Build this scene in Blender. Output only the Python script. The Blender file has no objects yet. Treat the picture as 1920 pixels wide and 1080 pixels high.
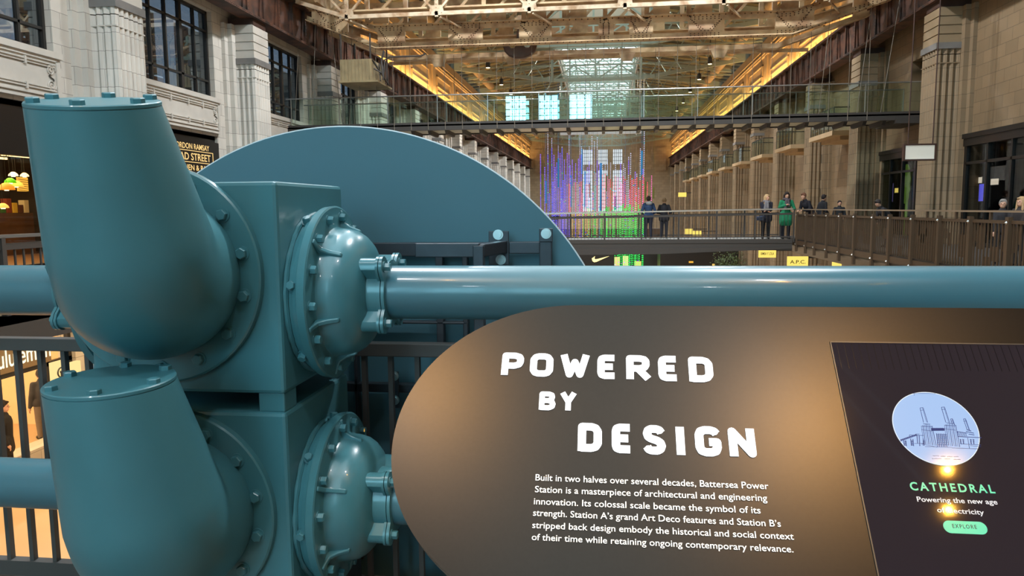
import bpy, math, random
from mathutils import Vector as V, Matrix, Quaternion
random.seed(7)
SC = bpy.context.scene
COL = SC.collection
R_ = math.radians

# ------------------------------------------------------------------ camera
CAM = V((0, 0, 1.25)); LENS = 26.0; F = LENS/36*1920
YAW, PITCH, ROLL = R_(7.043), R_(6.1535), R_(0.5)
FW = V((-math.sin(YAW)*math.cos(PITCH), math.cos(YAW)*math.cos(PITCH), -math.sin(PITCH)))
_rt = V((math.cos(YAW), math.sin(YAW), 0)); _up = _rt.cross(FW)
RT = _rt*math.cos(ROLL) - _up*math.sin(ROLL); UP = _rt*math.sin(ROLL) + _up*math.cos(ROLL)
cd = bpy.data.cameras.new('camera'); cd.lens = LENS; cd.sensor_width = 36; cd.clip_end = 500; cd.clip_start = 0.05
cam = bpy.data.objects.new('camera', cd); COL.objects.link(cam)
m = Matrix((RT, UP, -FW)).transposed().to_4x4(); m.translation = CAM
cam.matrix_world = m
SC.camera = cam

def at(x, y, **k):
    """survey helper: the point of the sight line through photo pixel (x, y) on the plane X=, Y= or Z="""
    d = FW + RT*((x-960)/F) + UP*((540-y)/F)
    (a, v), = k.items(); i = 'XYZ'.index(a)
    return CAM + d*((v-CAM[i])/d[i])

# ------------------------------------------------------------------ world, lights, exposure
SC.view_settings.view_transform = 'Standard'; SC.view_settings.look = 'None'
SC.view_settings.exposure = 0.0; SC.view_settings.gamma = 1.0; SC.view_settings.use_curve_mapping = False
W = bpy.data.worlds.new('world'); SC.world = W; W.use_nodes = True
W.node_tree.nodes['Background'].inputs[0].default_value = (0.75, 0.88, 1.0, 1)
W.node_tree.nodes['Background'].inputs[1].default_value = 1.0
SKY_GLOW, WINDOW_GLOW, END_GLOW = 3.8, 16.0, 0.9
STRIP_W, SPOT_W, SHOP_W, FILL_W = 4900, 650, 150, 4400
SC.cycles.use_denoising = True
SC.cycles.max_bounces = 7; SC.cycles.diffuse_bounces = 4; SC.cycles.transparent_max_bounces = 16
SC.cycles.sample_clamp_indirect = 6

def area(name, loc, direction, sx, sy, watts, col, spread=180):
    l = bpy.data.lights.new(name, 'AREA'); l.shape = 'RECTANGLE'; l.size = sx; l.size_y = sy; l.energy = watts; l.color = col
    l.spread = R_(spread)
    o = bpy.data.objects.new(name, l); COL.objects.link(o); o.location = loc
    o.rotation_euler = V(direction).to_track_quat('-Z', 'Y').to_euler()
    return o
def spot(name, loc, target, watts, col, ang=60, size=0.08, blend=0.6):
    l = bpy.data.lights.new(name, 'SPOT'); l.energy = watts; l.color = col; l.spot_size = R_(ang); l.spot_blend = blend; l.shadow_soft_size = size
    o = bpy.data.objects.new(name, l); COL.objects.link(o); o.location = loc
    o.rotation_euler = (V(target)-V(loc)).to_track_quat('-Z', 'Y').to_euler()
    return o
WARM = (1.0, 0.68, 0.33); AMBER = (1.0, 0.58, 0.19); SOFT = (1.0, 0.82, 0.6)
# warm LED strips lying along the tops of the crane beams, washing the upper walls
for nm, x, s in (('strip_lamp_right', 10.32, 1), ('strip_lamp_left', -11.47, -1)):
    o = area(nm, (x, 50, 8.98), (0.55*s, 0, 0.85), 140, 0.16, STRIP_W, AMBER)
    o.rotation_euler = Matrix((V((0, 1, 0)), V((0, 1, 0)).cross(V((-0.55*s, 0, -0.85)).normalized())*-1, V((-0.55*s, 0, -0.85)).normalized())).transposed().to_euler()

# unseen fill spots added beside the lantern to brighten the hall
for k in range(-3, 8):
    for x_ in (-4.3, 3.4): spot('fill_spot', (x_, 21.1+12.3*k+0.6, 12.75), (x_*1.3, 21.1+12.3*k+0.6, 0), FILL_W if k >= -1 else FILL_W*0.3, (0.95, 0.97, 1.0), 140, 0.25)

# ------------------------------------------------------------------ materials
def lin(c):
    c = c/255.0
    return c/12.92 if c <= 0.04045 else ((c+0.055)/1.055)**2.4
def rgb(r, g, b): return (lin(r), lin(g), lin(b), 1)
MATS = {}
def mat(name, col, rough=0.5, metal=0.0, emit=None, es=0.0, noise=0.0, nscale=4.0, bump=0.0, coat=0.0, spec=0.5, dark=None):
    if name in MATS: return MATS[name]
    m = bpy.data.materials.new(name); m.use_nodes = True; nt = m.node_tree; b = nt.nodes['Principled BSDF']
    b.inputs['Base Color'].default_value = col; b.inputs['Roughness'].default_value = rough; b.inputs['Metallic'].default_value = metal
    b.inputs['Coat Weight'].default_value = coat; b.inputs['Coat Roughness'].default_value = 0.06
    b.inputs['Specular IOR Level'].default_value = spec
    if emit is not None:
        b.inputs['Emission Color'].default_value = emit; b.inputs['Emission Strength'].default_value = es
    if noise or bump:
        g = nt.nodes.new('ShaderNodeNewGeometry'); n = nt.nodes.new('ShaderNodeTexNoise')
        n.inputs['Scale'].default_value = nscale; n.inputs['Detail'].default_value = 5
        nt.links.new(g.outputs['Position'], n.inputs['Vector'])
        if noise:
            mx = nt.nodes.new('ShaderNodeMix'); mx.data_type = 'RGBA'
            d = dark if dark else tuple(c*(1-noise) for c in col[:3])+(1,)
            mx.inputs['A'].default_value = d; mx.inputs['B'].default_value = col
            r = nt.nodes.new('ShaderNodeMapRange'); r.inputs['From Min'].default_value = 0.35; r.inputs['From Max'].default_value = 0.6
            nt.links.new(n.outputs['Fac'], r.inputs['Value']); nt.links.new(r.outputs['Result'], mx.inputs['Factor'])
            nt.links.new(mx.outputs['Result'], b.inputs['Base Color'])
        if bump:
            bp = nt.nodes.new('ShaderNodeBump'); bp.inputs['Strength'].default_value = bump; bp.inputs['Distance'].default_value = 0.01
            nt.links.new(n.outputs['Fac'], bp.inputs['Height']); nt.links.new(bp.outputs['Normal'], b.inputs['Normal'])
    MATS[name] = m; return m
def tile(name, col, joint, bw, bh, mortar=0.012, rough=0.7, noise=0.12, nscale=1.2):
    """glazed stone tiles laid in courses on any upright face"""
    if name in MATS: return MATS[name]
    m = bpy.data.materials.new(name); m.use_nodes = True; nt = m.node_tree; b = nt.nodes['Principled BSDF']; L = nt.links.new; N = nt.nodes.new
    g = N('ShaderNodeNewGeometry'); s = N('ShaderNodeSeparateXYZ'); L(g.outputs['Position'], s.inputs[0])
    a = N('ShaderNodeMath'); a.operation = 'ADD'; L(s.outputs['X'], a.inputs[0]); L(s.outputs['Y'], a.inputs[1])
    c = N('ShaderNodeCombineXYZ'); L(a.outputs[0], c.inputs['X']); L(s.outputs['Z'], c.inputs['Y'])
    br = N('ShaderNodeTexBrick'); br.inputs['Scale'].default_value = 1; br.inputs['Brick Width'].default_value = bw; br.inputs['Row Height'].default_value = bh
    br.inputs['Mortar Size'].default_value = mortar; br.inputs['Mortar Smooth'].default_value = 0.2
    c2 = tuple(min(1, x*1.12) for x in col[:3])+(1,); c1 = tuple(x*0.9 for x in col[:3])+(1,)
    br.inputs['Color1'].default_value = c1; br.inputs['Color2'].default_value = c2; br.inputs['Mortar'].default_value = joint
    L(c.outputs[0], br.inputs['Vector'])
    n = N('ShaderNodeTexNoise'); n.inputs['Scale'].default_value = nscale; n.inputs['Detail'].default_value = 4; L(g.outputs['Position'], n.inputs['Vector'])
    r = N('ShaderNodeMapRange'); r.inputs['From Min'].default_value = 0.3; r.inputs['From Max'].default_value = 0.7; r.inputs['To Min'].default_value = 1-noise; r.inputs['To Max'].default_value = 1.0
    L(n.outputs['Fac'], r.inputs['Value'])
    mx = N('ShaderNodeMix'); mx.data_type = 'RGBA'; mx.blend_type = 'MULTIPLY'; mx.inputs['Factor'].default_value = 1
    L(br.outputs['Color'], mx.inputs['A']); L(r.outputs['Result'], mx.inputs['B']); L(mx.outputs['Result'], b.inputs['Base Color'])
    b.inputs['Roughness'].default_value = rough
    MATS[name] = m; return m
def glass(name, tint, refl=0.1, rough=0.0, body=0.25):
    """thin sheet: clear with a tint, mirror-like share rising towards grazing"""
    if name in MATS: return MATS[name]
    m = bpy.data.materials.new(name); m.use_nodes = True; nt = m.node_tree; nt.nodes.clear(); L = nt.links.new; N = nt.nodes.new
    out = N('ShaderNodeOutputMaterial'); t = N('ShaderNodeBsdfTransparent'); t.inputs[0].default_value = tint
    gl = N('ShaderNodeBsdfGlossy'); gl.inputs['Roughness'].default_value = rough; gl.inputs['Color'].default_value = (0.95, 1, 1, 1)
    lw = N('ShaderNodeLayerWeight'); lw.inputs['Blend'].default_value = body
    r = N('ShaderNodeMapRange'); r.inputs['To Min'].default_value = refl; r.inputs['To Max'].default_value = 0.9
    p = N('ShaderNodeMath'); p.operation = 'POWER'; p.inputs[1].default_value = 3.0; L(lw.outputs['Facing'], p.inputs[0]); L(p.outputs[0], r.inputs['Value'])
    mx = N('ShaderNodeMixShader'); L(r.outputs['Result'], mx.inputs[0]); L(t.outputs[0], mx.inputs[1]); L(gl.outputs[0], mx.inputs[2]); L(mx.outputs[0], out.inputs[0])
    MATS[name] = m; return m
def glow(name, col, s):
    return mat(name, (0, 0, 0, 1), 0.6, emit=col, es=s, spec=0.1)

TEAL = mat('teal_paint', rgb(66, 120, 130), 0.38, noise=0.10, nscale=3, bump=0.03, coat=0.10)
TEAL_CAST = mat('teal_cast_paint', rgb(66, 118, 127), 0.3, noise=0.08, nscale=6, bump=0.10, coat=0.25)
TEAL_PIPE = mat('teal_pipe_paint', rgb(66, 108, 120), 0.30, noise=0.04, nscale=3, coat=0.15)
TEAL_DISC = mat('teal_sheet', rgb(66, 107, 120), 0.55, noise=0.06, nscale=0.8)
GUN = mat('gunmetal_tube', rgb(62, 66, 72), 0.38, metal=0.4, noise=0.2, nscale=8)
ZINC = mat('zinc_bolt', rgb(190, 200, 200), 0.28, metal=0.9)
RAILDARK = mat('dark_rail_paint', rgb(70, 68, 66), 0.5)
BRONZE = mat('bronze_panel_paint', rgb(37, 35, 33), 0.31, metal=0.85, noise=0.06, nscale=120)
EDGE = mat('panel_edge', rgb(150, 140, 128), 0.35, metal=0.6)
WHITE_LIT = glow('lit_letters', (1, 1, 1, 1), 2.2)
WHITE_PRINT = mat('white_lettering', rgb(250, 250, 250), 0.6, emit=(1, 1, 1, 1), es=0.55)
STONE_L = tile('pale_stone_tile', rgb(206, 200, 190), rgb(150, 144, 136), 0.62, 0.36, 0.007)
STONE_R = tile('warm_lit_stone_tile', rgb(128, 107, 80), rgb(92, 76, 56), 0.62, 0.36, 0.007)  # the right wall's dim, warm light is put into this tan
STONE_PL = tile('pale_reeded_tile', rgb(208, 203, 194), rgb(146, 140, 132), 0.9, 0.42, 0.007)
STONE_PR = tile('warm_lit_reeded_tile', rgb(136, 116, 90), rgb(94, 80, 60), 0.9, 0.42, 0.007)  # right pilasters carry the same warm light in their colour
STONE_BAND = mat('grey_band_stone', rgb(122, 119, 116), 0.6, noise=0.15, nscale=3)
STONE_PLAIN = mat('plain_pale_stone', rgb(200, 194, 184), 0.7, noise=0.10, nscale=2)
STONE_WARM = mat('plain_buff_stone', rgb(176, 150, 114), 0.7, noise=0.12, nscale=1.5)
STONE_END = tile('end_wall_brick', rgb(170, 150, 122), rgb(140, 120, 96), 0.7, 0.4)
RUST = mat('brown_steel', rgb(94, 60, 44), 0.62, noise=0.5, nscale=2.5, dark=rgb(46, 34, 29))
RUST_D = mat('dark_brown_steel', rgb(70, 46, 36), 0.65, noise=0.3, nscale=3)
CREAM = mat('aged_cream_steel', rgb(208, 181, 142), 0.6, noise=0.5, nscale=1.6, dark=rgb(154, 121, 89))
CREAM_L = mat('pale_cream_steel', rgb(214, 196, 168), 0.55, noise=0.35, nscale=2.5, dark=rgb(160, 126, 92))
GREENSTEEL = mat('pale_green_steel', rgb(150, 160, 146), 0.55)
OLIVE = mat('roof_deck', rgb(84, 80, 60), 0.75, noise=0.2, nscale=0.6)
RIB = mat('uplit_roof_rib', rgb(178, 164, 122), 0.6)  # warm uplight on the ribs is put into this gold
BLACK = mat('black_frame', rgb(38, 36, 34), 0.4)
NEARBLACK = mat('shop_black', rgb(26, 23, 21), 0.35)
DECK = mat('bridge_steel', rgb(60, 56, 53), 0.55)
BROWNRAIL = mat('bronze_rail', rgb(76, 60, 44), 0.5, metal=0.2)
FLOORM = mat('lower_floor_stone', rgb(196, 164, 128), 0.45, noise=0.08, nscale=0.7)
FLOORP = mat('platform_floor', rgb(110, 100, 90), 0.5, noise=0.15, nscale=2)
CEILW = mat('soffit_grey', rgb(92, 84, 74), 0.7)
GLASS_CLEAR = glass('balustrade_glass', (0.88, 0.95, 0.91, 1), 0.07)
GLASS_DARK = glass('shop_glass', (0.75, 0.76, 0.78, 1), 0.045, body=0.12)
GLASS_WIN = glass('hall_window_glass', (0.4, 0.45, 0.5, 1), 0.20)
STEELP = mat('brushed_steel', rgb(170, 172, 172), 0.3, metal=0.8)
CABLE = mat('cable_steel', rgb(120, 112, 100), 0.5, metal=0.3)

# ------------------------------------------------------------------ mesh builder
class MB:
    def __init__(s): s.v = []; s.f = []; s.m = []; s.mi = 0
    def add(s, vs, fs):
        o = len(s.v); s.v += [tuple(p) for p in vs]; s.f += [tuple(i+o for i in f) for f in fs]; s.m += [s.mi]*len(fs); return s
    def box(s, x0, x1, y0, y1, z0, z1):
        return s.add([(x0, y0, z0), (x1, y0, z0), (x1, y1, z0), (x0, y1, z0), (x0, y0, z1), (x1, y0, z1), (x1, y1, z1), (x0, y1, z1)],
                     [(0, 3, 2, 1), (4, 5, 6, 7), (0, 1, 5, 4), (1, 2, 6, 5), (2, 3, 7, 6), (3, 0, 4, 7)])
    def bar(s, p0, p1, w, h=None, up=(0, 0, 1)):
        p0, p1 = V(p0), V(p1); h = h or w; t = (p1-p0).normalized(); u = V(up)
        if abs(t.dot(u)) > 0.98: u = V((0, 1, 0))
        a = t.cross(u).normalized()*w/2; b = a.cross(t).normalized()*h/2
        vs = [p+i*a+j*b for p in (p0, p1) for i, j in ((-1, -1), (1, -1), (1, 1), (-1, 1))]
        return s.add(vs, [(3, 2, 1, 0), (4, 5, 6, 7), (0, 1, 5, 4), (1, 2, 6, 5), (2, 3, 7, 6), (3, 0, 4, 7)])
    def rings(s, rings, cap0=True, cap1=True, closed=True):
        n = len(rings[0]); vs = [p for r in rings for p in r]; fs = []
        for k in range(len(rings)-1):
            for i in range(n if closed else n-1):
                j = (i+1) % n; fs.append((k*n+i, k*n+j, (k+1)*n+j, (k+1)*n+i))
        if cap0: fs.append(tuple(range(n-1, -1, -1)))
        if cap1: fs.append(tuple((len(rings)-1)*n+i for i in range(n)))
        return s.add(vs, fs)
    def cyl(s, p0, p1, r0, r1=None, n=16, caps=True):
        p0, p1 = V(p0), V(p1); r1 = r0 if r1 is None else r1
        a, b = basis(p1-p0)
        return s.rings([[p+a*(r*math.cos(2*math.pi*i/n))+b*(r*math.sin(2*math.pi*i/n)) for i in range(n)] for p, r in ((p0, r0), (p1, r1))], caps, caps)
    def lathe(s, prof, o, ax, n=32, caps=True):
        o = V(o); ax = V(ax).normalized(); a, b = basis(ax)
        return s.rings([[o+ax*h+a*(r*math.cos(2*math.pi*i/n))+b*(r*math.sin(2*math.pi*i/n)) for i in range(n)] for h, r in prof], caps, caps)
    def prism(s, poly, o, u, v, w):
        """polygon in the (u, v) plane at o, extruded along w"""
        o, u, v, w = V(o), V(u), V(v), V(w)
        if u.cross(v).dot(w) < 0: poly = poly[::-1]
        return s.rings([[o+u*a+v*b for a, b in poly], [o+u*a+v*b+w for a, b in poly]])
    def tube(s, pts, r, n=8):
        pts = [V(p) for p in pts]; rs = []; a = None
        for i, p in enumerate(pts):
            t = (pts[min(i+1, len(pts)-1)]-pts[max(i-1, 0)]).normalized()
            if a is None: a, b = basis(t)
            else:
                a = (a-t*a.dot(t)).normalized(); b = t.cross(a)
            rr = r[i] if isinstance(r, (list, tuple)) else r
            rs.append([p+a*(rr*math.cos(2*math.pi*k/n))+b*(rr*math.sin(2*math.pi*k/n)) for k in range(n)])
        return s.rings(rs)
    def ball(s, c, r, n=10, sc=(1, 1, 1)):
        c = V(c); k = max(4, n//2); rs = []
        for i in range(1, k):
            ph = math.pi*i/k
            rs.append([c+V((sc[0]*r*math.sin(ph)*math.cos(2*math.pi*j/n), sc[1]*r*math.sin(ph)*math.sin(2*math.pi*j/n), -sc[2]*r*math.cos(ph))) for j in range(n)])
        return s.rings(rs)
    def octa(s, c, r):
        x, y, z = c
        return s.add([(x+r, y, z), (x-r, y, z), (x, y+r, z), (x, y-r, z), (x, y, z+r), (x, y, z-r)],
                     [(0, 2, 4), (2, 1, 4), (1, 3, 4), (3, 0, 4), (2, 0, 5), (1, 2, 5), (3, 1, 5), (0, 3, 5)])
    def mesh(s, name, mats, smooth=32):
        me = bpy.data.meshes.new(name); me.from_pydata(s.v, [], s.f)
        for mm in (mats if isinstance(mats, (list, tuple)) else [mats]): me.materials.append(mm)
        if any(s.m): me.polygons.foreach_set('material_index', s.m)
        if smooth:
            me.polygons.foreach_set('use_smooth', [True]*len(s.f)); me.set_sharp_from_angle(angle=R_(smooth))
        me.update(); return me
    def build(s, name, mats, parent=None, smooth=32, bevel=0):
        return put(name, s.mesh(name, mats, smooth), parent, bevel)
def basis(t):
    t = V(t).normalized(); r = V((0, 0, 1)) if abs(t.z) < 0.9 else V((1, 0, 0))
    a = r.cross(t).normalized(); return a, t.cross(a)
ORIG = {}
def put(name, me, parent=None, bevel=0):
    o = bpy.data.objects.new(name, me); COL.objects.link(o)
    if parent is not None:
        o.parent = parent
        if parent.name in ORIG: o.matrix_parent_inverse = Matrix.Translation(-ORIG[parent.name])
    if bevel:
        b = o.modifiers.new('bevel', 'BEVEL'); b.width = bevel; b.segments = 2; b.limit_method = 'ANGLE'; b.angle_limit = R_(50)
    return o
def place(name, me, loc, axis=None, parent=None, spin=0):
    """one more object sharing a mesh made along +Z at the origin"""
    o = put(name, me, parent); o.location = loc
    if axis is not None:
        q = V((0, 0, 1)).rotation_difference(V(axis).normalized()) @ Quaternion((0, 0, 1), spin)
        o.rotation_euler = q.to_euler()
    return o
def tag(o, label=None, cat=None, group=None, kind=None):
    if label: o['label'] = label
    if cat: o['category'] = cat
    if group: o['group'] = group
    if kind: o['kind'] = kind
    return o
def thing(name, loc, label, cat, group=None):
    o = bpy.data.objects.new(name, None); COL.objects.link(o); o.location = loc; o.empty_display_size = 0.1
    ORIG[o.name] = V(loc); return tag(o, label, cat, group)
def room(o): o['kind'] = 'structure'; return o
def root_struct(name, loc):
    o = bpy.data.objects.new(name, None); COL.objects.link(o); o.location = loc; ORIG[o.name] = V(loc); return room(o)
def dup(root, off):
    r = root.copy(); COL.objects.link(r); r.location = V(root.location)+V(off)
    for ch in list(root.children):
        c = ch.copy(); COL.objects.link(c); c.parent = r; c.matrix_parent_inverse = ch.matrix_parent_inverse.copy()
        for g in list(ch.children):
            d = g.copy(); COL.objects.link(d); d.parent = c; d.matrix_parent_inverse = g.matrix_parent_inverse.copy()
    return r
def text_mesh(name, s, o, u, v, width, height, m, parent=None, depth=0.0, align=0, bold=0.0, space=1.0):
    """lettering in the plane (u, v), left baseline at o, fitted to width; height = cap height"""
    cu = bpy.data.curves.new('t', 'FONT'); cu.body = s; cu.size = 1; cu.offset = bold; cu.space_character = space; cu.resolution_u = 3
    ob = bpy.data.objects.new('t', cu); COL.objects.link(ob); dg = bpy.context.evaluated_depsgraph_get(); dg.update()
    me0 = ob.evaluated_get(dg).to_mesh(); vs = [p.co.copy() for p in me0.vertices]; fs = [tuple(p.vertices) for p in me0.polygons]
    ob.evaluated_get(dg).to_mesh_clear(); bpy.data.objects.remove(ob); bpy.data.curves.remove(cu)
    x0 = min(p.x for p in vs); x1 = max(p.x for p in vs); cap = 0.729
    o, u, v = V(o), V(u).normalized(), V(v).normalized(); n = u.cross(v)
    kx = width/(x1-x0); ky = height/cap
    mb = MB(); P = [o+u*((p.x-x0)*kx)+v*(p.y*ky) for p in vs]
    mb.add([p+n*depth for p in P], fs)
    return mb.build(name, m, parent, smooth=0)

# ------------------------------------------------------------------ the hall: floors, walls, roof
XL, XR = -11.4, 10.25          # faces of the pilasters and crane beams
WL, WR = -12.3, 11.2           # faces of the walls behind them
LOW = -4.2                     # lower shopping level
YB, YE = -22.0, 121.0
room(MB().box(WL-6, WR+6, YB, YE+0.5, LOW-0.3, LOW).build('floor', FLOORM, smooth=0))
room(MB().box(WL, WR, YB, 3.40, -0.92, -0.62).build('floor_platform', FLOORP, smooth=0))
# left wall: solid lower, open shop bays, window bays above
def wall_bays(name, x0, x1, holes, m, z0, z1, y0, y1):
    """one wall slab between x0 and x1 with rectangular openings (ya, yb, za, zb), non overlapping in y order"""
    mb = MB(); ys = y0
    by = {}
    for ya, yb, za, zb in holes: by.setdefault((ya, yb), []).append((za, zb))
    for (ya, yb) in sorted(by):
        if ya > ys: mb.box(x0, x1, ys, ya, z0, z1)
        z = z0
        for za, zb in sorted(by[(ya, yb)]):
            if za > z: mb.box(x0, x1, ya, yb, z, za)
            z = zb
        if z < z1: mb.box(x0, x1, ya, yb, z, z1)
        ys = yb
    if ys < y1: mb.box(x0, x1, ys, y1, z0, z1)
    return room(mb.build(name, m, smooth=0))
PL = [16.7+7.05*k for k in range(-2, 15)]      # near edges of the left pilasters
PR = [25.0+7.05*k for k in range(-3, 14)]      # near edges of the right pilasters
holesL = []
for k in range(-2, 14):
    a, b = 16.7+7.05*k+1.55, 16.7+7.05*(k+1)-0.95
    if k < 2: holesL += [(a, b, -3.9, -0.75), (a, b, 0.0, 3.62), (a, b, 4.82, 7.5)]
    else: holesL += [(a, b, 0.0, 3.3), (a, b, 4.55, 7.4)]
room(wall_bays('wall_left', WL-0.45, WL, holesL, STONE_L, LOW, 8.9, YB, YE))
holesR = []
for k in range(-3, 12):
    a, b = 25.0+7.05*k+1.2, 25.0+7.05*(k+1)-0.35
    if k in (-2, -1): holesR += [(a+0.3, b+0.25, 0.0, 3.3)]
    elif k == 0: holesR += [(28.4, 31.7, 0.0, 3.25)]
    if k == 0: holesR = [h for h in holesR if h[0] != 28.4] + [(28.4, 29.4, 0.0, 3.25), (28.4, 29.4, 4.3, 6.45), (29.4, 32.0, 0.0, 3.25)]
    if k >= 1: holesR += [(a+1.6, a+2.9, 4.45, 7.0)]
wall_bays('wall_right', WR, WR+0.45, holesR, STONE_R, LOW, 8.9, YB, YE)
# upper walls above the crane beams, with relief panels and cornice
def upper_wall(name, x, s):
    mb = MB()
    mb.box(min(x, x+0.4*s), max(x, x+0.4*s), YB, YE, 8.5, 12.0)
    def b(xa, xb, *r): mb.box(min(x-xa*s, x-xb*s), max(x-xa*s, x-xb*s), *r)
    for dz, d in ((0, 0.16), (0.10, 0.24), (0.22, 0.12)): b(0, d, YB, YE, 11.12+dz, 11.2+dz)
    b(0, 0.30, YB, YE, 11.42, 11.95)
    k = 0
    y = 2.5
    while y < YE-4:
        b(0, 0.10, y-0.5, y+0.25, 9.0, 11.12)                       # flat pier
        for ya, yb, za, zb in ((1.0, 5.6, 10.62, 10.70), (1.0, 5.6, 9.92, 9.98), (1.2, 5.4, 9.55, 9.62), (1.0, 1.08, 9.0, 10.7), (5.52, 5.6, 9.0, 10.7)):
            b(0, 0.09, y+ya, y+yb, za, zb)
        for q in range(16): b(0, 0.08, y+1.1+q*0.28, y+1.24+q*0.28, 10.70, 10.80)   # dentils
        y += 7.05
    return room(mb.build(name, STONE_WARM, smooth=0))
upper_wall('wall_right_upper', 10.68, 1); upper_wall('wall_left_upper', -11.83, -1)
# riveted crane beams
def crane_beam(name, xf, s):
    mb = MB()
    x0 = xf; x1 = xf+0.45*s
    mb.box(min(x0+0.12*s, x1), max(x0+0.12*s, x1), YB, YE-1, 7.62, 8.85)
    mb.box(min(x0-0.12*s, x1), max(x0-0.12*s, x1), YB, YE-1, 7.52, 7.60); mb.box(min(x0-0.10*s, x1), max(x0-0.10*s, x1), YB, YE-1, 8.85, 8.95)
    y = YB+0.6; k = 0
    while y < YE-2:
        mb.box(min(x0, x0+0.14*s), max(x0, x0+0.14*s), y, y+0.10, 7.60, 8.85)
        mb.prism([(-0.22, 0), (0.3, 0), (0.08, 1.25), (0.0, 1.25)], (x0+0.06*s, y, 7.6), (0, 1, 0), (0, 0, 1), (0.08*s, 0, 0))
        if k % 2 == 0 and y < 70:
            for q in range(10): mb.octa((x0-0.005*s, y+0.05, 7.7+q*0.115), 0.018)
        if y < 60:
            for q in range(12): mb.octa((x0-0.125*s, y+q*0.0985, 7.56), 0.02)
        y += 1.18; k += 1
    return room(mb.build(name, RUST, smooth=0))
crane_beam('trim_1', XL, -1); crane_beam('trim_2', XR, 1)
# reeded pilasters
def reeded(w, d, n_side, n_front, notch=0.040):
    """half outline of a pilaster: from the wall along the near side, front, far side; (depth, y) with shallow grooves"""
    pts = []
    def edge(a, b, n):
        (ax, ay), (bx, by) = a, b; L = math.hypot(bx-ax, by-ay); tx, ty = (bx-ax)/L, (by-ay)/L; nx, ny = ty, -tx
        for i in range(n):
            s0, s1 = L*i/n, L*(i+1)/n
            for q, dd in ((s0+0.022, -notch if i else 0), (s0+0.05, 0), ((s0+s1)/2, 0.022), (s1-0.035, 0), (s1-0.012, -notch*0.5 if i < n-1 else 0)):
                pts.append((ax+tx*q+nx*dd, ay+ty*q+ny*dd))
    edge((0, 0), (d, 0), n_side); edge((d, 0), (d, w), n_front); edge((d, w), (0, w), n_side)
    return pts
def pilaster(name, y, xw, s, depth, m, mc):
    r = root_struct(name, (xw, y, LOW))
    w = 1.08; pts = reeded(w, depth, 5, 6)
    mb = MB(); mb.prism(pts, (xw, y, LOW), (-s, 0, 0), (0, 1, 0), (0, 0, 5.86-LOW))
    mb.prism([(0, -0.02), (depth+0.02, -0.02), (depth+0.02, w+0.02), (0, w+0.02)], (xw, y, 5.60), (-s, 0, 0), (0, 1, 0), (0, 0, 0.03))
    for q, e in ((-0.42, 0.12), (-0.22, 0.27)):
        mb.prism([(0, q), (e, q), (e, q+0.22), (0, q+0.22)], (xw, y, LOW), (-s, 0, 0), (0, 1, 0), (0, 0, 11.5))
    mb.prism([(0, w), (0.22, w), (0.22, w+0.3), (0, w+0.3)], (xw, y, LOW), (-s, 0, 0), (0, 1, 0), (0, 0, 11.5))
    mb.prism(pts, (xw, y, 5.88), (-s, 0, 0), (0, 1, 0), (0, 0, 0.16))
    mb.build('shaft', m, r, smooth=0)
    b = MB(); b.prism([(0, -0.04), (depth+0.05, -0.04), (depth+0.05, w+0.04), (0, w+0.04)], (xw, y, 6.04), (-s, 0, 0), (0, 1, 0), (0, 0, 0.19)); b.build('band', STONE_BAND, r, smooth=0)
    c = MB(); z = 6.23
    for i in range(4):
        c.prism([(0, 0), (depth, 0), (depth, w), (0, w)], (xw, y, z), (-s, 0, 0), (0, 1, 0), (0, 0, 0.235))
        c.prism([(0, 0.02), (depth-0.05, 0.05), (depth-0.05, w-0.05), (0, w-0.05)], (xw, y, z+0.235), (-s, 0, 0), (0, 1, 0), (0, 0, 0.035))
        z += 0.27
    c.build('capital', mc, r, smooth=0)
    p = MB(); p.prism([(0, 0.08), (depth-0.02, 0.08), (depth-0.02, w-0.1), (0, w-0.1)], (xw, y, 7.31), (-s, 0, 0), (0, 1, 0), (0, 0, 0.22)); p.build('steel_seat', RUST_D, r, smooth=0)
    return r
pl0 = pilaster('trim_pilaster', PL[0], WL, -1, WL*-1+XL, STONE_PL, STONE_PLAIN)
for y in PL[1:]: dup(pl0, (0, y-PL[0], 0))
pr0 = pilaster('trim_pilaster', PR[0], WR, 1, WR-XR, STONE_PR, mat('warm_lit_capital_stone', rgb(146, 126, 98), 0.7, noise=0.12, nscale=1.5))  # right capitals also have the warm light mixed into their tan
for y in PR[1:]: dup(pr0, (0, y-PR[0], 0))
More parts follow.
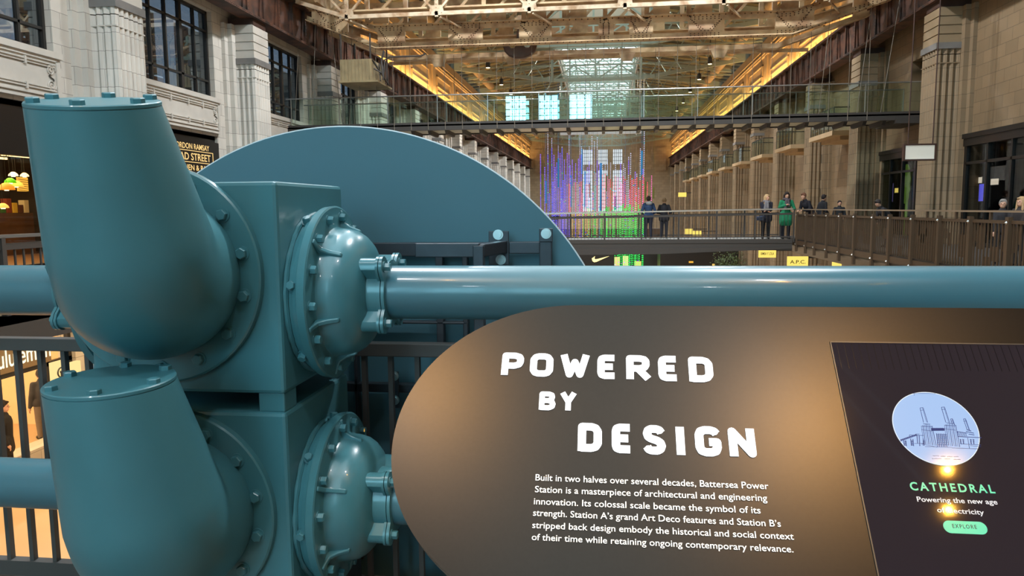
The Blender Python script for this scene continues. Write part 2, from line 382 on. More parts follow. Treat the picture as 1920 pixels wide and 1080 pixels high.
# carved spandrel panels over the left shops
def spandrel():
    mb = MB(); y0, y1, x = 0.0, 4.5, WL
    mb.box(x, x+0.10, y0, y1, 3.70, 4.72); mb.box(x, x+0.16, y0-0.02, y1+0.02, 4.66, 4.80)
    for a, b, c, d in ((0.25, 4.3, 4.50, 4.53), (0.25, 4.3, 4.44, 4.46), (0.25, 4.3, 3.92, 3.95), (0.25, 4.3, 3.98, 4.0), (4.33, 4.37, 3.82, 4.60), (0.12, 0.16, 3.82, 4.60), (0.12, 4.37, 3.80, 3.83), (0.12, 4.37, 4.58, 4.61)):
        mb.box(x+0.1, x+0.135, y0+a, y0+b, c, d)
    for yy in (0.9, 1.7, 2.6, 3.4): mb.box(x+0.1, x+0.15, yy, yy+0.05, 4.40, 4.56); mb.box(x+0.1, x+0.15, yy, yy+0.05, 3.88, 4.02)
    for zz, dr in ((4.38, 1), (4.06, -1)):
        for yc in (4.18, 0.32):
            pts = [(x+0.11, yc+(0.13-0.0052*i)*math.cos(i*0.55), zz+dr*(0.13-0.0052*i)*math.sin(i*0.55)) for i in range(24)]
            mb.tube(pts, 0.02, 5)
        mb.tube([(x+0.11, 4.18+0.07*math.sin(t*3.1416*2/8), 4.13+t*0.022) for t in range(9)], 0.018, 5)
    return mb.mesh('carved_spandrel', STONE_PLAIN, 40)
sp = spandrel()
for k in range(-2, 3):
    o = room(put('trim_spandrel', sp)); o.location = (0, 16.7+7.05*k+1.65, 0)
# hall windows of the left wall
def hall_window(n, y0, y1, z0, z1):
    r = root_struct('window_%d' % n, (WL-0.3, (y0+y1)/2, z0)); x = WL-0.22
    f = MB()
    f.box(x-0.06, x+0.06, y0, y1, z0, z0+0.08); f.box(x-0.06, x+0.06, y0, y1, z1-0.08, z1)
    f.box(x-0.06, x+0.06, y0, y0+0.08, z0, z1); f.box(x-0.06, x+0.06, y1-0.08, y1, z0, z1)
    nn = 6
    for i in range(1, nn): w = 0.07 if i == 4 else 0.03; f.box(x-0.05, x+0.05, y0+(y1-y0)*i/nn-w, y0+(y1-y0)*i/nn+w, z0, z1)
    for z in (z0+0.52, z1-0.62): f.box(x-0.05, x+0.05, y0, y1, z-0.03, z+0.03)
    f.build('window_frame', BLACK, r, smooth=0)
    MB().box(x-0.02, x-0.005, y0+0.05, y1-0.05, z0+0.05, z1-0.05).build('window_glass', GLASS_WIN, r, smooth=0)
    room_m = mat('office_inside', rgb(120, 128, 140), 0.9)
    MB().box(x-2.2, x-2.1, y0-0.6, y1+0.6, z0-0.3, z1+0.2).build('room_back', room_m, r, smooth=0)
    return r
for i, k in enumerate(range(-2, 9)):
    a, b = 16.7+7.05*k+1.55, 16.7+7.05*(k+1)-0.95
    z0, z1 = (4.82, 7.5) if k < 2 else (4.55, 7.4)
    hall_window(i+1, a, b, z0, z1)
# end wall and its daylight windows
hE = []
for xc in (-2.5, -0.07, 2.25):
    hE += [(xc-0.78, xc+0.78, 8.1, 10.5), (xc-0.78, xc+0.78, 0.6, 7.2)]
mb = MB(); xs = WL-0.4
for xc in (-2.5, -0.07, 2.25):
    mb.box(xs, xc-0.78, YE, YE+0.4, LOW, 17); mb.box(xc-0.78, xc+0.78, YE, YE+0.4, LOW, 0.6); mb.box(xc-0.78, xc+0.78, YE, YE+0.4, 7.2, 8.1); mb.box(xc-0.78, xc+0.78, YE, YE+0.4, 10.5, 17); xs = xc+0.78
mb.box(xs, WR+0.4, YE, YE+0.4, LOW, 17); room(mb.build('wall_end', STONE_END, smooth=0))
mb = MB()
for x0, x1 in ((-11.0, -8.6), (8.0, 9.9)): mb.box(x0, x1, YE-0.25, YE, 7.0, 10.6)
mb.box(4.8, 7.4, YE-0.08, YE, 9.0, 9.6); mb.box(4.6, 7.6, YE-0.08, YE, 0.0, 9.0); room(mb.build('trim_end_piers', STONE_END, smooth=0))
DAY = glow('end_window_day', (0.86, 0.95, 1, 1), END_GLOW)
nw = 12
for xc in (-2.5, -0.07, 2.25):
    for z0, z1 in ((8.1, 10.5), (0.6, 7.2)):
        r = root_struct('window_%d' % nw, (xc, YE+0.2, z0)); nw += 1
        MB().box(xc-0.78, xc+0.78, YE+0.24, YE+0.26, z0, z1).build('window_pane', DAY, r, smooth=0)
        f = MB()
        for i in range(6): xx = xc-0.78+1.56*i/5; f.box(xx-0.035, xx+0.035, YE+0.1, YE+0.18, z0, z1)
        n = max(2, int((z1-z0)/0.6))
        for i in range(n+1): zz = z0+(z1-z0)*i/n; f.box(xc-0.78, xc+0.78, YE+0.1, YE+0.18, zz-0.03, zz+0.03)
        f.build('window_frame', BLACK, r, smooth=0)
# wall behind the visitor with its three tall windows, whose daylight fills the hall and shows in every gloss
BW = [(-9.1, 1.1), (-5.75, 1.05), (-2.35, 1.2)]
BZ0, BZ1 = 3.2, 12.9
mb = MB(); xs = WL-0.4
for xc, h in BW:
    mb.box(xs, xc-h, YB-0.4, YB, -0.85, 17); mb.box(xc-h, xc+h, YB-0.4, YB, -0.85, BZ0); mb.box(xc-h, xc+h, YB-0.4, YB, BZ1, 17); xs = xc+h
mb.box(xs, WR+0.4, YB-0.4, YB, -0.85, 17); room(mb.build('wall_back', STONE_L, smooth=0))
DAYB = glow('back_window_day', (0.36, 0.80, 1.0, 1), WINDOW_GLOW)
for xc, h in BW:
    r = root_struct('window_%d' % nw, (xc, YB-0.2, BZ0)); nw += 1
    MB().box(xc-h, xc+h, YB-0.3, YB-0.28, BZ0, BZ1).build('window_pane', DAYB, r, smooth=0)
    f = MB()
    for i in range(4): xx = xc-h+2*h*i/3; f.box(xx-0.05, xx+0.05, YB-0.2, YB-0.12, BZ0, BZ1)
    for i in range(15): zz = BZ0+(BZ1-BZ0)*i/14; f.box(xc-h, xc+h, YB-0.2, YB-0.12, zz-0.045, zz+0.045)
    f.build('window_frame', BLACK, r, smooth=0)
# roof: sloping ribbed decks either side of a glazed lantern
LX0, LX1 = -3.75, 2.85
def deck(name, xa, za, xb, zb):
    mb = MB(); mb.add([(xa, YB, za), (xb, YB, zb), (xb, YE, zb), (xa, YE, za), (xa, YB, za+.2), (xb, YB, zb+.2), (xb, YE, zb+.2), (xa, YE, za+.2)],
                      [(0, 3, 2, 1), (4, 5, 6, 7), (0, 1, 5, 4), (1, 2, 6, 5), (2, 3, 7, 6), (3, 0, 4, 7)])
    mb.mi = 1; y = 18.0
    while y < YE:
        mb.bar((xa, y, za-0.06), (xb, y, zb-0.06), 0.10, 0.12); y += 1.54
    return room(mb.build(name, [OLIVE, RIB], smooth=0))
deck('ceiling', WL-0.4, 12.45, LX0, 13.75); deck('ceiling_right', LX1, 13.75, WR+0.4, 12.45)
mb = MB()
mb.box(LX0-0.1, LX0, YB, YE, 13.4, 15.0); mb.box(LX1, LX1+0.1, YB, YE, 13.4, 15.0)
mb.box(LX0, LX1, 49.5, 53.5, 13.3, 14.9)                              # blank bay of the lantern
room(mb.build('ceiling_lantern', mat('lantern_side', rgb(176, 160, 140), 0.7), smooth=0))
r = root_struct('window_%d' % nw, ((LX0+LX1)/2, 50, 15.0)); nw += 1
SKYM = glow('lantern_daylight', (0.72, 0.93, 1.0, 1), SKY_GLOW)
MB().box(LX0-0.1, LX1+0.1, YB, YE, 15.02, 15.06).build('skylight_pane', SKYM, r, smooth=0)
f = MB(); y = YB
while y < YE:
    f.box(LX0, LX1, y-0.05, y+0.05, 14.86, 15.0); y += 1.54
for i in range(1, 6): xx = LX0+(LX1-LX0)*i/6; f.box(xx-0.04, xx+0.04, YB, YE, 14.88, 15.0)
y = 20.0
while y < YE:
    for i in range(3):
        xa = LX0+(LX1-LX0)*i/3; xb = xa+(LX1-LX0)/3
        f.bar((xa, y, 14.1), ((xa+xb)/2, y, 14.85), 0.08); f.bar(((xa+xb)/2, y, 14.85), (xb, y, 14.1), 0.08)
        f.bar((xa, y, 14.5), (xb, y+3.0, 14.5), 0.06)
    f.bar((LX0, y, 14.1), (LX1, y, 14.1), 0.12); y += 3.08
f.build('glazing_bars', GREENSTEEL, r, smooth=0)
# roof trusses
def truss():
    mb = MB(); zb = 12.1; xl, xr = -11.7, 10.55; c = (xl+xr)/2; q0, q1 = c-3.35, c+3.35
    def b(x0, z0, x1, z1, w=0.16, h=0.2, dy=0): mb.bar((x0, dy, z0), (x1, dy, z1), w, h)
    b(xl, zb+0.15, q0, 13.35, 0.30, 0.34); b(xr, zb+0.15, q1, 13.35, 0.30, 0.34)          # rafters
    b(xl, zb, q0, 10.95, 0.24, 0.26); b(xr, zb, q1, 10.95, 0.24, 0.26); b(q0, 10.95, q1, 10.95, 0.22, 0.22)   # bottom chord
    b(xl, zb-0.02, xr, zb-0.12, 0.10, 0.10)                                                 # straight tie
    for x in (q0, q1): b(x, 10.95, x, 15.0, 0.18, 0.18)
    for x in (c-0.05, c-2.0, c+1.9): b(x, 10.95, x, 14.0, 0.12, 0.12)
    b(q0, 13.35, q1, 13.35, 0.16, 0.16)
    for x0, z0, x1, z1 in ((q0, 10.95, c-1.7, 12.0), (c-1.7, 12.0, c, 10.95), (c, 10.95, c+1.7, 12.0), (c+1.7, 12.0, q1, 10.95), (q0, 12.1, c-1.7, 13.3), (c-1.7, 13.3, c, 12.1), (c, 12.1, c+1.7, 13.3), (c+1.7, 13.3, q1, 12.1)):
        b(x0, z0, x1, z1, 0.09, 0.09)
    for s, xe, qq in ((1, xr, q1), (-1, xl, q0)):
        for t0, t1 in ((0.3, 0.42), (0.42, 0.6), (0.6, 0.75), (0.75, 0.92)):
            def lo(t): return xe+(qq-xe)*t, zb+(10.95-zb)*t
            def hi(t): return xe+(qq-xe)*t, zb+0.15+(1.25)*t
            a = lo(t0); h = hi(t1); b(a[0], a[1], h[0], h[1], 0.08, 0.08); a = hi(t0); h = lo(t1); b(a[0], a[1], h[0], h[1], 0.08, 0.08)
        for g in (0.02, 0.98):
            xx = xe+(qq-xe)*g; mb.box(xx-0.25, xx+0.25, -0.04, 0.04, (zb if g < 0.5 else 10.85), (zb+0.35 if g < 0.5 else 11.25))
    return mb.mesh('roof_truss', GREENSTEEL, 0)
tm = truss()
for k in range(9): o = room(put('trim_roof_truss', tm)); o.location = (0, 21.1+12.3*k, 0)
def tie():
    mb = MB()
    for s, xe in ((1, 10.55), (-1, -11.7)):
        mb.bar((xe, 0, 12.05), (xe-6.6*s, 0, 11.98), 0.10, 0.10); mb.bar((xe, 0, 12.3), (xe-6.9*s, 0, 13.2), 0.2, 0.22)
        for t in (1.2, 2.6, 4.0): mb.bar((xe-t*s, 0, 12.05), (xe-(t+0.9)*s, 0, 12.5+t*0.1), 0.07); mb.bar((xe-(t+1.4)*s, 0, 12.05), (xe-(t+0.9)*s, 0, 12.5+t*0.1), 0.07)
    return mb.mesh('roof_tie', GREENSTEEL, 0)
ti = tie()
for k in range(9): o = room(put('trim_roof_tie', ti)); o.location = (0, 27.25+12.3*k, 0)
for nm, x in (('trim_air_duct', 9.35), ('trim_air_duct', -10.5)):
    mb = MB(); mb.cyl((x, 10, 12.62), (x, YE, 12.62), 0.34, n=20)
    y = 14
    while y < YE: mb.cyl((x, y, 12.62), (x, y+0.08, 12.62), 0.37, n=20); y += 3.1
    room(mb.build(nm, STONE_WARM))
# side balconies at bridge level
mb = MB(); mb.box(WL, -7.1, 3.42, 121, -0.10, 0.0); mb.box(-7.25, -7.1, 3.42, 121, -0.36, 0.0); mb.box(WL, -7.2, 3.42, 121, -0.36, -0.30)
room(mb.build('floor_left_balcony', DECK, smooth=0))

# ------------------------------------------------------------------ the machine
def hexbolt(name, r, h, m, washer=True):
    mb = MB()
    if washer: mb.cyl((0, 0, 0), (0, 0, h*0.18), r*1.28, n=20)
    mb.lathe([(0, r), (h*0.85, r), (h, r*0.86)], (0, 0, 0), (0, 0, 1), n=6)
    return mb.mesh(name, m, 25)
BOLT = hexbolt('hex_bolt', 0.0205, 0.019, TEAL_CAST)
BOLT_LID = hexbolt('lid_bolt', 0.0185, 0.015, TEAL, False)
BOLT_COVER = hexbolt('cover_bolt', 0.0165, 0.026, TEAL_CAST)
FLOOR_P = -0.62
MX, MY = -1.569, 2.78
mach = thing('valve_machine', (MX, MY, FLOOR_P), 'large teal painted machine with two capped elbows, domed covers and long pipes', 'machine')
BX0, BX1, BY0, BY1 = -1.85, -1.118, 2.45, 3.10
for z0, z1 in ((0.600, 1.350), (-0.300, 0.532)):
    MB().box(BX0, BX1, BY0, BY1, z0, z1).build('valve_chest', TEAL, mach, smooth=0, bevel=0.014)
for q in ((BX1-0.105, BX1-0.008, BY0+0.012, BY0+0.12), (BX0+0.05, BX0+0.15, BY0+0.03, BY0+0.14), (BX0+0.05, BX1-0.2, BY1-0.2, BY1-0.05)): MB().box(*q, 0.53, 0.603).build('spacer_block', TEAL, mach, smooth=0, bevel=0.006)
mb = MB(); mb.box(BX0-0.03, BX1+0.03, BY0+0.02, BY1+0.02, FLOOR_P, -0.30); mb.build('plinth', GUN, mach, smooth=0, bevel=0.01)

def elbow(Fc, rF, Bp, Lp, rA, rL, tilt_n):
    """swept elbow: flange centre, bend control, lid centre; round sections on a bending axis"""
    Fc, Bp, Lp = V(Fc), V(Bp), V(Lp); A = Bp+(Lp-Bp)*0.24
    cs, ts, rs = [], [], []
    n = 18
    cs.append(Fc+V((0, 0.02, 0))); ts.append(V((0, -1, 0))); rs.append(rF*1.05)
    for i in range(n+1):
        t = i/n; p = Fc*(1-t)**2+Bp*2*t*(1-t)+A*t*t; d = (Bp-Fc)*(1-t)+(A-Bp)*t
        if i == 0: d = V((0, -1, 0))
        cs.append(p); ts.append(d.normalized()); e = t*t*(3-2*t); rs.append(rF*(1-e)+rA*e)
    for i in range(1, 9):
        t = i/8; cs.append(A+(Lp-A)*t); d = (Lp-Bp).normalized()*(1-t)+V(tilt_n).normalized()*t; ts.append(d.normalized()); rs.append(rA*(1-t)+rL*t)
    rings = []; X = V((1, 0, 0)); N = 56
    for c, t, r in zip(cs, ts, rs):
        a = (X-t*X.dot(t)).normalized(); b = a.cross(t)
        rings.append([c+a*(r*math.cos(2*math.pi*k/N))+b*(r*math.sin(2*math.pi*k/N)) for k in range(N)])
    mb = MB(); mb.rings(rings, True, True)
    body = mb.build('elbow_pipe', TEAL, mach, smooth=60)
    nrm = V(tilt_n).normalized()
    MB().lathe([(0.0, rL*0.985), (0.003, rL*0.985), (0.003, rL*1.002), (0.011, rL*1.002), (0.014, rL*0.985)], Lp, nrm, 56).build('lid', TEAL, body)
    a, b = basis(nrm)
    for k in range(6):
        th = R_(20+60*k); place('lid_bolt', BOLT_LID, Lp+nrm*0.0135+a*(rL*0.87*math.cos(th))+b*(rL*0.87*math.sin(th)), nrm, body, spin=k)
    return body
def flange(body, c, ro, rb, n, off):
    c = V(c)
    MB().lathe([(0, ro*0.8), (0, ro), (0.026, ro), (0.031, ro-0.006), (0.031, rb*0.7)], c+V((0, 0.03, 0)), (0, -1, 0), 64).build('flange', TEAL_CAST, body)
    for k in range(n):
        th = R_(off+360.0*k/n); place('flange_bolt', BOLT, c+V((rb*math.cos(th), -0.001, rb*math.sin(th))), (0, -1, 0), body, spin=k*0.7)
F1 = V((-1.560, 2.42, 1.028)); F2 = V((-1.546, 2.42, 0.160))
L1 = at(178, 199, Y=1.94); B1 = at(267, 530, Y=2.13)
L2 = at(209, 720, Y=1.98); B2 = at(292, 1010, Y=2.11)
e1 = elbow(F1, 0.289, B1, L1, 0.232, 0.170, (0.055, -0.20, 0.98)); flange(e1, F1, 0.386, 0.332, 14, 13)
e2 = elbow(F2, 0.287, B2, L2, 0.232, 0.177, (0.0, -0.045, 1.0)); flange(e2, F2, 0.380, 0.326, 14, 13)

def lobed(r0, d, rl, n=72):
    pts = []
    for i in range(n):
        th = 2*math.pi*i/n; r = r0
        for q in range(4):
            dl = (th-math.pi/4-q*math.pi/2+math.pi) % (2*math.pi)-math.pi
            if abs(dl) < math.asin(rl/d): r = max(r, d*math.cos(dl)+math.sqrt(max(0, rl*rl-(d*math.sin(dl))**2)))
        pts.append((r*math.cos(th), r*math.sin(th)))
    return pts
def dome(xf, s, zc, off):
    """bolted domed cover standing on a side face of the chest, its neck, lobed flange and pipe"""
    c = V((xf, MY, zc)); ax = V((s, 0, 0))
    prof = [(0, .300), (.016, .300), (.018, .304), (.034, .308), (.036, .318), (.052, .324), (.056, .332), (.084, .335), (.088, .329), (.090, .262), (.094, .254), (.102, .249), (.135, .246), (.165, .238), (.19, .222), (.212, .198), (.228, .168), (.236, .14), (.238, .12)]
    body = MB().lathe(prof, c, ax, 72).build('domed_cover', TEAL_CAST, mach, smooth=28)
    w = MB()
    rw = [0.008+0.005*random.random() for k in range(88)]; rw[-1] = rw[0]   # rough weld bead round the foot
    w.tube([c+V((s*0.006, 0.303*math.cos(2*math.pi*k/87), 0.303*math.sin(2*math.pi*k/87))) for k in range(88)], rw, 7)
    w.build('weld_bead', TEAL_CAST, body)
    for k in range(14):
        th = R_(off+360*k/14); place('cover_bolt', BOLT_COVER, c+ax*0.086+V((0, 0.293*math.cos(th), 0.293*math.sin(th))), ax, body, spin=k)
        if k % 2 == 0: place('cover_bolt', BOLT_COVER, c+ax*0.034+V((0, 0.308*math.cos(th+0.2), 0.308*math.sin(th+0.2))), V((0, math.cos(th+0.2), math.sin(th+0.2))), body)
    for k in range(6):
        th = R_(off+15+60*k); d = V((0, math.cos(th), math.sin(th))); t = ax.cross(d)
        rb = MB(); pr = [(0.086, .322), (0.094, .322), (.098, .30), (.106, .275), (.13, .258), (.17, .244), (.175, .225), (.12, .225), (.086, .235)]
        rb.prism([(h, r_) for h, r_ in pr], c-t*0.009, ax, d, t*0.018); rb.build('cover_rib', TEAL_CAST, body, bevel=0.004)
    nk = MB(); nk.prism(lobed(.122, .150, .034), c+ax*0.185, (0, 1, 0), (0, 0, 1), ax*0.098)
    nb = nk.build('lobed_neck', TEAL_CAST, body, smooth=40)
    pf = MB(); pf.prism(lobed(.126, .150, .041), c+ax*0.283, (0, 1, 0), (0, 0, 1), ax*0.010); pf.prism(lobed(.126, .150, .041), c+ax*0.296, (0, 1, 0), (0, 0, 1), ax*0.012)
    pf.build('lobed_flange', TEAL_CAST, body, smooth=40)
    for q in range(4):
        th = math.pi/4+q*math.pi/2; place('flange_bolt', BOLT_COVER, c+ax*0.307+V((0, .150*math.cos(th), .150*math.sin(th))), ax, body, spin=q)
    return c+ax*0.30
for zc, off in ((0.930, 4), (0.100, 19)):
    a = dome(BX1, 1, zc, off); b = dome(BX0, -1, zc, off)
    MB().cyl(a, (3.4, MY, zc), 0.1035, n=40, caps=True).build('pipe', TEAL_PIPE, mach)
    MB().cyl(b, (-4.2, MY, zc), 0.1035, n=40, caps=True).build('pipe', TEAL_PIPE, mach)

# round sheet behind the machine, with the steel frame that carries it
DC = V((-1.278, 3.52, 0.265)); DR = 1.385
pts = []
for i in range(161):
    th = 2*math.pi*i/160
    pts.append((DR*math.cos(th), max(DR*math.sin(th), -1.10)))
dsc = thing('round_backing_sheet', (DC.x, DC.y, -0.835), 'big flat teal disc standing upright behind the machine', 'disc')
MB().prism(pts[:-1], DC, (1, 0, 0), (0, 0, 1), (0, 0.02, 0)).build('disc_sheet', TEAL_DISC, dsc, smooth=30, bevel=0.002)
rim = MB(); rim.tube([DC+V((DR*math.cos(2*math.pi*i/160), 0.006, DR*math.sin(2*math.pi*i/160))) for i in range(-24, 105)], 0.006, 6)
rim.build('rim', mat('disc_rim', rgb(196, 206, 210), 0.4), dsc)
fr = thing('steel_support_frame', (-0.6, 3.45, FLOOR_P), 'dark grey square tube frame bolted to the front of the teal disc', 'frame')
def tb(x0, y0, x1, y1, Y, d=0.05, name='frame_tube'):
    p, q = at(x0, y0, Y=Y), at(x1, y1, Y=Y); return MB().box(p.x, q.x, Y-d/2, Y+d/2, min(p.z, q.z), max(p.z, q.z)).build(name, GUN, fr, smooth=0, bevel=0.004)
FY = 3.46
tb(640, 455, 925, 480, FY); tb(955, 453, 1013, 475, FY); tb(1012, 452, 1037, 1045, FY); tb(818, 480, 842, 1045, FY); tb(868, 480, 886, 1045, FY+0.0); tb(660, 480, 684, 1045, FY)
tb(640, 716, 1100, 742, FY); tb(640, 600, 880, 607, FY)
mb = MB(); p = at(900, 470, Y=3.15); q = at(946, 462, Y=3.45)
mb.bar((p.x, p.y, p.z), (q.x, q.y, q.z), 0.045, 0.055); mb.build('frame_strut', GUN, fr, smooth=0, bevel=0.004)
p = at(888, 460, Y=3.15); q = at(911, 700, Y=3.15); MB().box(p.x, q.x, 3.125, 3.175, q.z, p.z).build('frame_post', GUN, fr, smooth=0, bevel=0.004)
p = at(780, 456, Y=3.15); q = at(900, 482, Y=3.15); MB().box(p.x, q.x, 3.13, 3.17, q.z, p.z).build('frame_tube', GUN, fr, smooth=0, bevel=0.004)
ALLEN = None
ab = MB(); ab.cyl((0, 0, 0), (0, 0, 0.004), 0.024, n=24); ab.cyl((0, 0, 0.004), (0, 0, 0.014), 0.0165, n=20); ab.lathe([(0.0145, 0.008), (0.0135, 0.006)], (0, 0, 0), (0, 0, 1), n=6); ALLEN = ab.mesh('socket_bolt', ZINC)
for x0, y0, x1, y1, bl in ((918, 433, 956, 496, ((934, 440), (939, 487))), (1012, 428, 1037, 453, ((1024, 438),)), (732, 694, 752, 762, ((739, 705), (740, 750)))):
    p, q = at(x0, y0, Y=FY), at(x1, y1, Y=FY)
    pl = MB().box(p.x, q.x, FY-0.034, FY-0.022, q.z, p.z).build('bracket_plate', GUN, fr, smooth=0, bevel=0.003)
    for bx, by in bl: place('socket_bolt', ALLEN, at(bx, by, Y=FY-0.034), (0, -1, 0), pl)

# guard rail behind the machine
gr = thing('guard_rail', (-0.5, 3.3, FLOOR_P), 'dark brown guard rail with flat uprights running behind the teal machine', 'railing')
MB().box(-5.5, 4.5, 3.27, 3.33, 0.572, 0.634).build('top_rail', RAILDARK, gr, smooth=0, bevel=0.004)
MB().box(-5.5, 4.5, 3.275, 3.325, -0.60, -0.522).build('bottom_rail', RAILDARK, gr, smooth=0)
pk = MB().box(-0.011, 0.011, 3.285, 3.315, -0.53, 0.575).mesh('picket', RAILDARK, 0)
x = -5.4
i = 0
while x < 4.4:
    o = put('picket', pk, gr); o.location.x = -3.02+0.1275*i-2.295; x = o.location.x+0.1; i += 1
mb = MB()
for x in (-4.9, -3.0-0.127*0-0.45, -0.45, 1.5, 3.4): mb.box(x-0.03, x+0.03, 3.33, 3.38, FLOOR_P-0.2, 0.6)
mb.build('rail_posts', RAILDARK, gr, smooth=0)

# ------------------------------------------------------------------ the sloping information panel
PT = R_(42); PU = V((1, 0, 0)); PV = V((0, math.sin(PT), math.cos(PT))); PN = PU.cross(PV); P0 = at(1131, 572.5, Y=2.0)
def onp(x, y):
    d = FW + RT*((x-960)/F) + UP*((540-y)/F); s = (P0-CAM).dot(PN)/d.dot(PN); q = CAM+d*s-P0; return q.dot(PU), q.dot(PV)
def pp(u, v, h=0.0): return P0+PU*u+PV*v+PN*h
meas = [(1040, 570.4), (1028, 570.6), (980, 580), (927, 603), (864, 639), (806.7, 692), (765.7, 748), (739, 805.5), (732, 858.5), (741.7, 926), (768, 984), (802, 1032), (835.5, 1076)]
left = [onp(*q) for q in meas]
VB = -0.80
def smooth_pts(pts, n=6):
    out = []
    for i in range(len(pts)-1):
        a, b, c, d = pts[max(i-1, 0)], pts[i], pts[i+1], pts[min(i+2, len(pts)-1)]
        for k in range(n):
            t = k/n; out.append(tuple(0.5*((2*b[j])+(-a[j]+c[j])*t+(2*a[j]-5*b[j]+4*c[j]-d[j])*t*t+(-a[j]+3*b[j]-3*c[j]+d[j])*t**3) for j in (0, 1)))
    return out+[pts[-1]]
outl = [(1.30, 0.0), (0.25, 0.0)]+[(-0.064+0.4505*math.cos(R_(a)), -0.40+0.40*math.sin(R_(a))) for a in range(90, 271, 3)]
R2 = -VB/2
outl += [(1.30+R2*math.cos(a), VB/2+R2*math.sin(a)) for a in [R_(-90+10*k) for k in range(19)]]
pan = thing('information_panel', (0.6, 2.0, FLOOR_P), 'sloping bronze exhibit panel with rounded end, lit heading and a screen', 'information panel')
MB().prism(outl, P0-PN*0.045, PU, PV, PN*0.043).build('panel_body', EDGE, pan, smooth=30)
MB().prism(outl, P0-PN*0.002, PU, PV, PN*0.002).build('panel_face', BRONZE, pan, smooth=30)
for u in (0.1, 1.2):
    c = pp(u, -0.45, -0.045); mb = MB(); mb.box(c.x-0.08, c.x+0.08, c.y-0.02, c.y+0.12, FLOOR_P, c.z+0.04); mb.box(c.x-0.2, c.x+0.2, c.y-0.15, c.y+0.25, FLOOR_P, FLOOR_P+0.02); mb.build('pedestal', GUN, pan, smooth=0)
# heading letters, drawn as strokes
GL = {
 'P': [[(0, 0), (0, 1), (.62, 1), (.92, .93), (1, .82), (1, .62), (.92, .48), (.62, .40), (0, .40)]],
 'O': [[(0, .2), (0, .8), (.12, .95), (.3, 1), (.7, 1), (.88, .95), (1, .8), (1, .2), (.88, .05), (.7, 0), (.3, 0), (.12, .05), (0, .2), (0, .3)]],
 'W': [[(0, 1), (.25, 0), (.5, .72), (.75, 0), (1, 1)]],
 'E': [[(1, 1), (.25, 1), (.06, .95), (0, .82), (0, .18), (.06, .05), (.25, 0), (1, 0)], [(0, .5), (.88, .5)]],
 'R': [[(0, 0), (0, 1), (.62, 1), (.9, .95), (1, .84), (1, .64), (.9, .5), (.62, .44), (0, .44)], [(.5, .44), (1, 0)]],
 'D': [[(0, 0), (0, 1), (.6, 1), (.86, .94), (1, .78), (1, .22), (.86, .06), (.6, 0), (0, 0), (0, .2)]],
 'B': [[(0, 0), (0, 1), (.62, 1), (.88, .93), (.93, .78), (.85, .60), (.6, .52), (0, .52)], [(.6, .52), (.9, .44), (1, .28), (.94, .1), (.66, 0), (0, 0), (0, .2)]],
 'Y': [[(0, 1), (.5, .46), (1, 1)], [(.5, .5), (.5, 0)]],
 'S': [[(1, .83), (.88, .95), (.66, 1), (.3, 1), (.1, .93), (.02, .78), (.1, .62), (.3, .54), (.7, .46), (.92, .37), (1, .22), (.9, .07), (.7, 0), (.3, 0), (.1, .05), (0, .17)]],
 'I': [[(.5, 0), (.5, 1)]],
 'G': [[(1, .84), (.88, .95), (.66, 1), (.34, 1), (.1, .94), (0, .78), (0, .22), (.1, .06), (.34, 0), (.66, 0), (.9, .06), (1, .22), (1, .46), (.55, .46)]],
 'N': [[(0, 0), (0, 1), (1, 0), (1, 1)]],
}
def stroke(mb, pts, t, conv, round_=False):
    n = len(pts); L = []; Rr = []
    for i in range(n):
        p = V(pts[i]); a = V(pts[i-1]) if i else None; b = V(pts[i+1]) if i < n-1 else None
        d1 = (p-a).normalized() if a else None; d2 = (b-p).normalized() if b else None
        d1 = d1 or d2; d2 = d2 or d1
        n1 = V((-d1.y, d1.x)); n2 = V((-d2.y, d2.x)); nn = n1+n2
        nn = n1 if nn.length < 0.2 else nn.normalized(); k = t/2/max(0.72, nn.dot(n1))
        L.append(p+nn*k); Rr.append(p-nn*k)
    for i in range(n-1):
        if round_:
            a, b = V(pts[i]), V(pts[i+1]); d = (b-a).normalized(); q = V((-d.y, d.x))*t/2
            mb.add([conv(a+q), conv(b+q), conv(b-q), conv(a-q)], [(3, 2, 1, 0)])
            if i: mb.add([conv(a+V((math.cos(k*math.pi/6), math.sin(k*math.pi/6)))*t/2) for k in range(12)], [tuple(range(12))])
        else: mb.add([conv(L[i]), conv(L[i+1]), conv(Rr[i+1]), conv(Rr[i])], [(3, 2, 1, 0)])
def heading(word, boxes):
    mb = MB()
    for ch, (x0, x1, y0, y1) in zip(word, boxes):
        xm = (x0+x1)/2; u0, _ = onp(x0, (y0+y1)/2); u1, _ = onp(x1, (y0+y1)/2); v0 = onp(xm, y1)[1]; v1 = onp(xm, y0)[1]
        H = v1-v0; t = H*(0.265); w = u1-u0
        if ch in 'I': w = t*1.02; uc = (u0+u1)/2; u0, u1 = uc-w/2, uc+w/2
        k = t/2 if ch not in 'WY' else t*0.55
        kx = k if ch != 'I' else w/2
        for s_ in GL[ch]:
            pts = [(u0+kx+(u1-u0-2*kx)*a, v0+(t/2 if 0.03 < b < 0.97 or ch not in 'PWINYR' or True else 0)+(H-t)*b) for a, b in s_]
            # open ends reach the full cap height
            def ext(p, q):
                d = (V(p)-V(q)).normalized(); return tuple(V(p)+d*t*0.42)
            if s_[0][1] in (0, 1) and ch in 'PWINYRDB': pts[0] = ext(pts[0], pts[1])
            if s_[-1][1] in (0, 1) and ch in 'WINYR': pts[-1] = ext(pts[-1], pts[-2])
            stroke(mb, pts, t, lambda q: pp(q[0], q[1], 0.0025), True)
    return mb.build('heading_lettering', WHITE_LIT, pan, smooth=0)
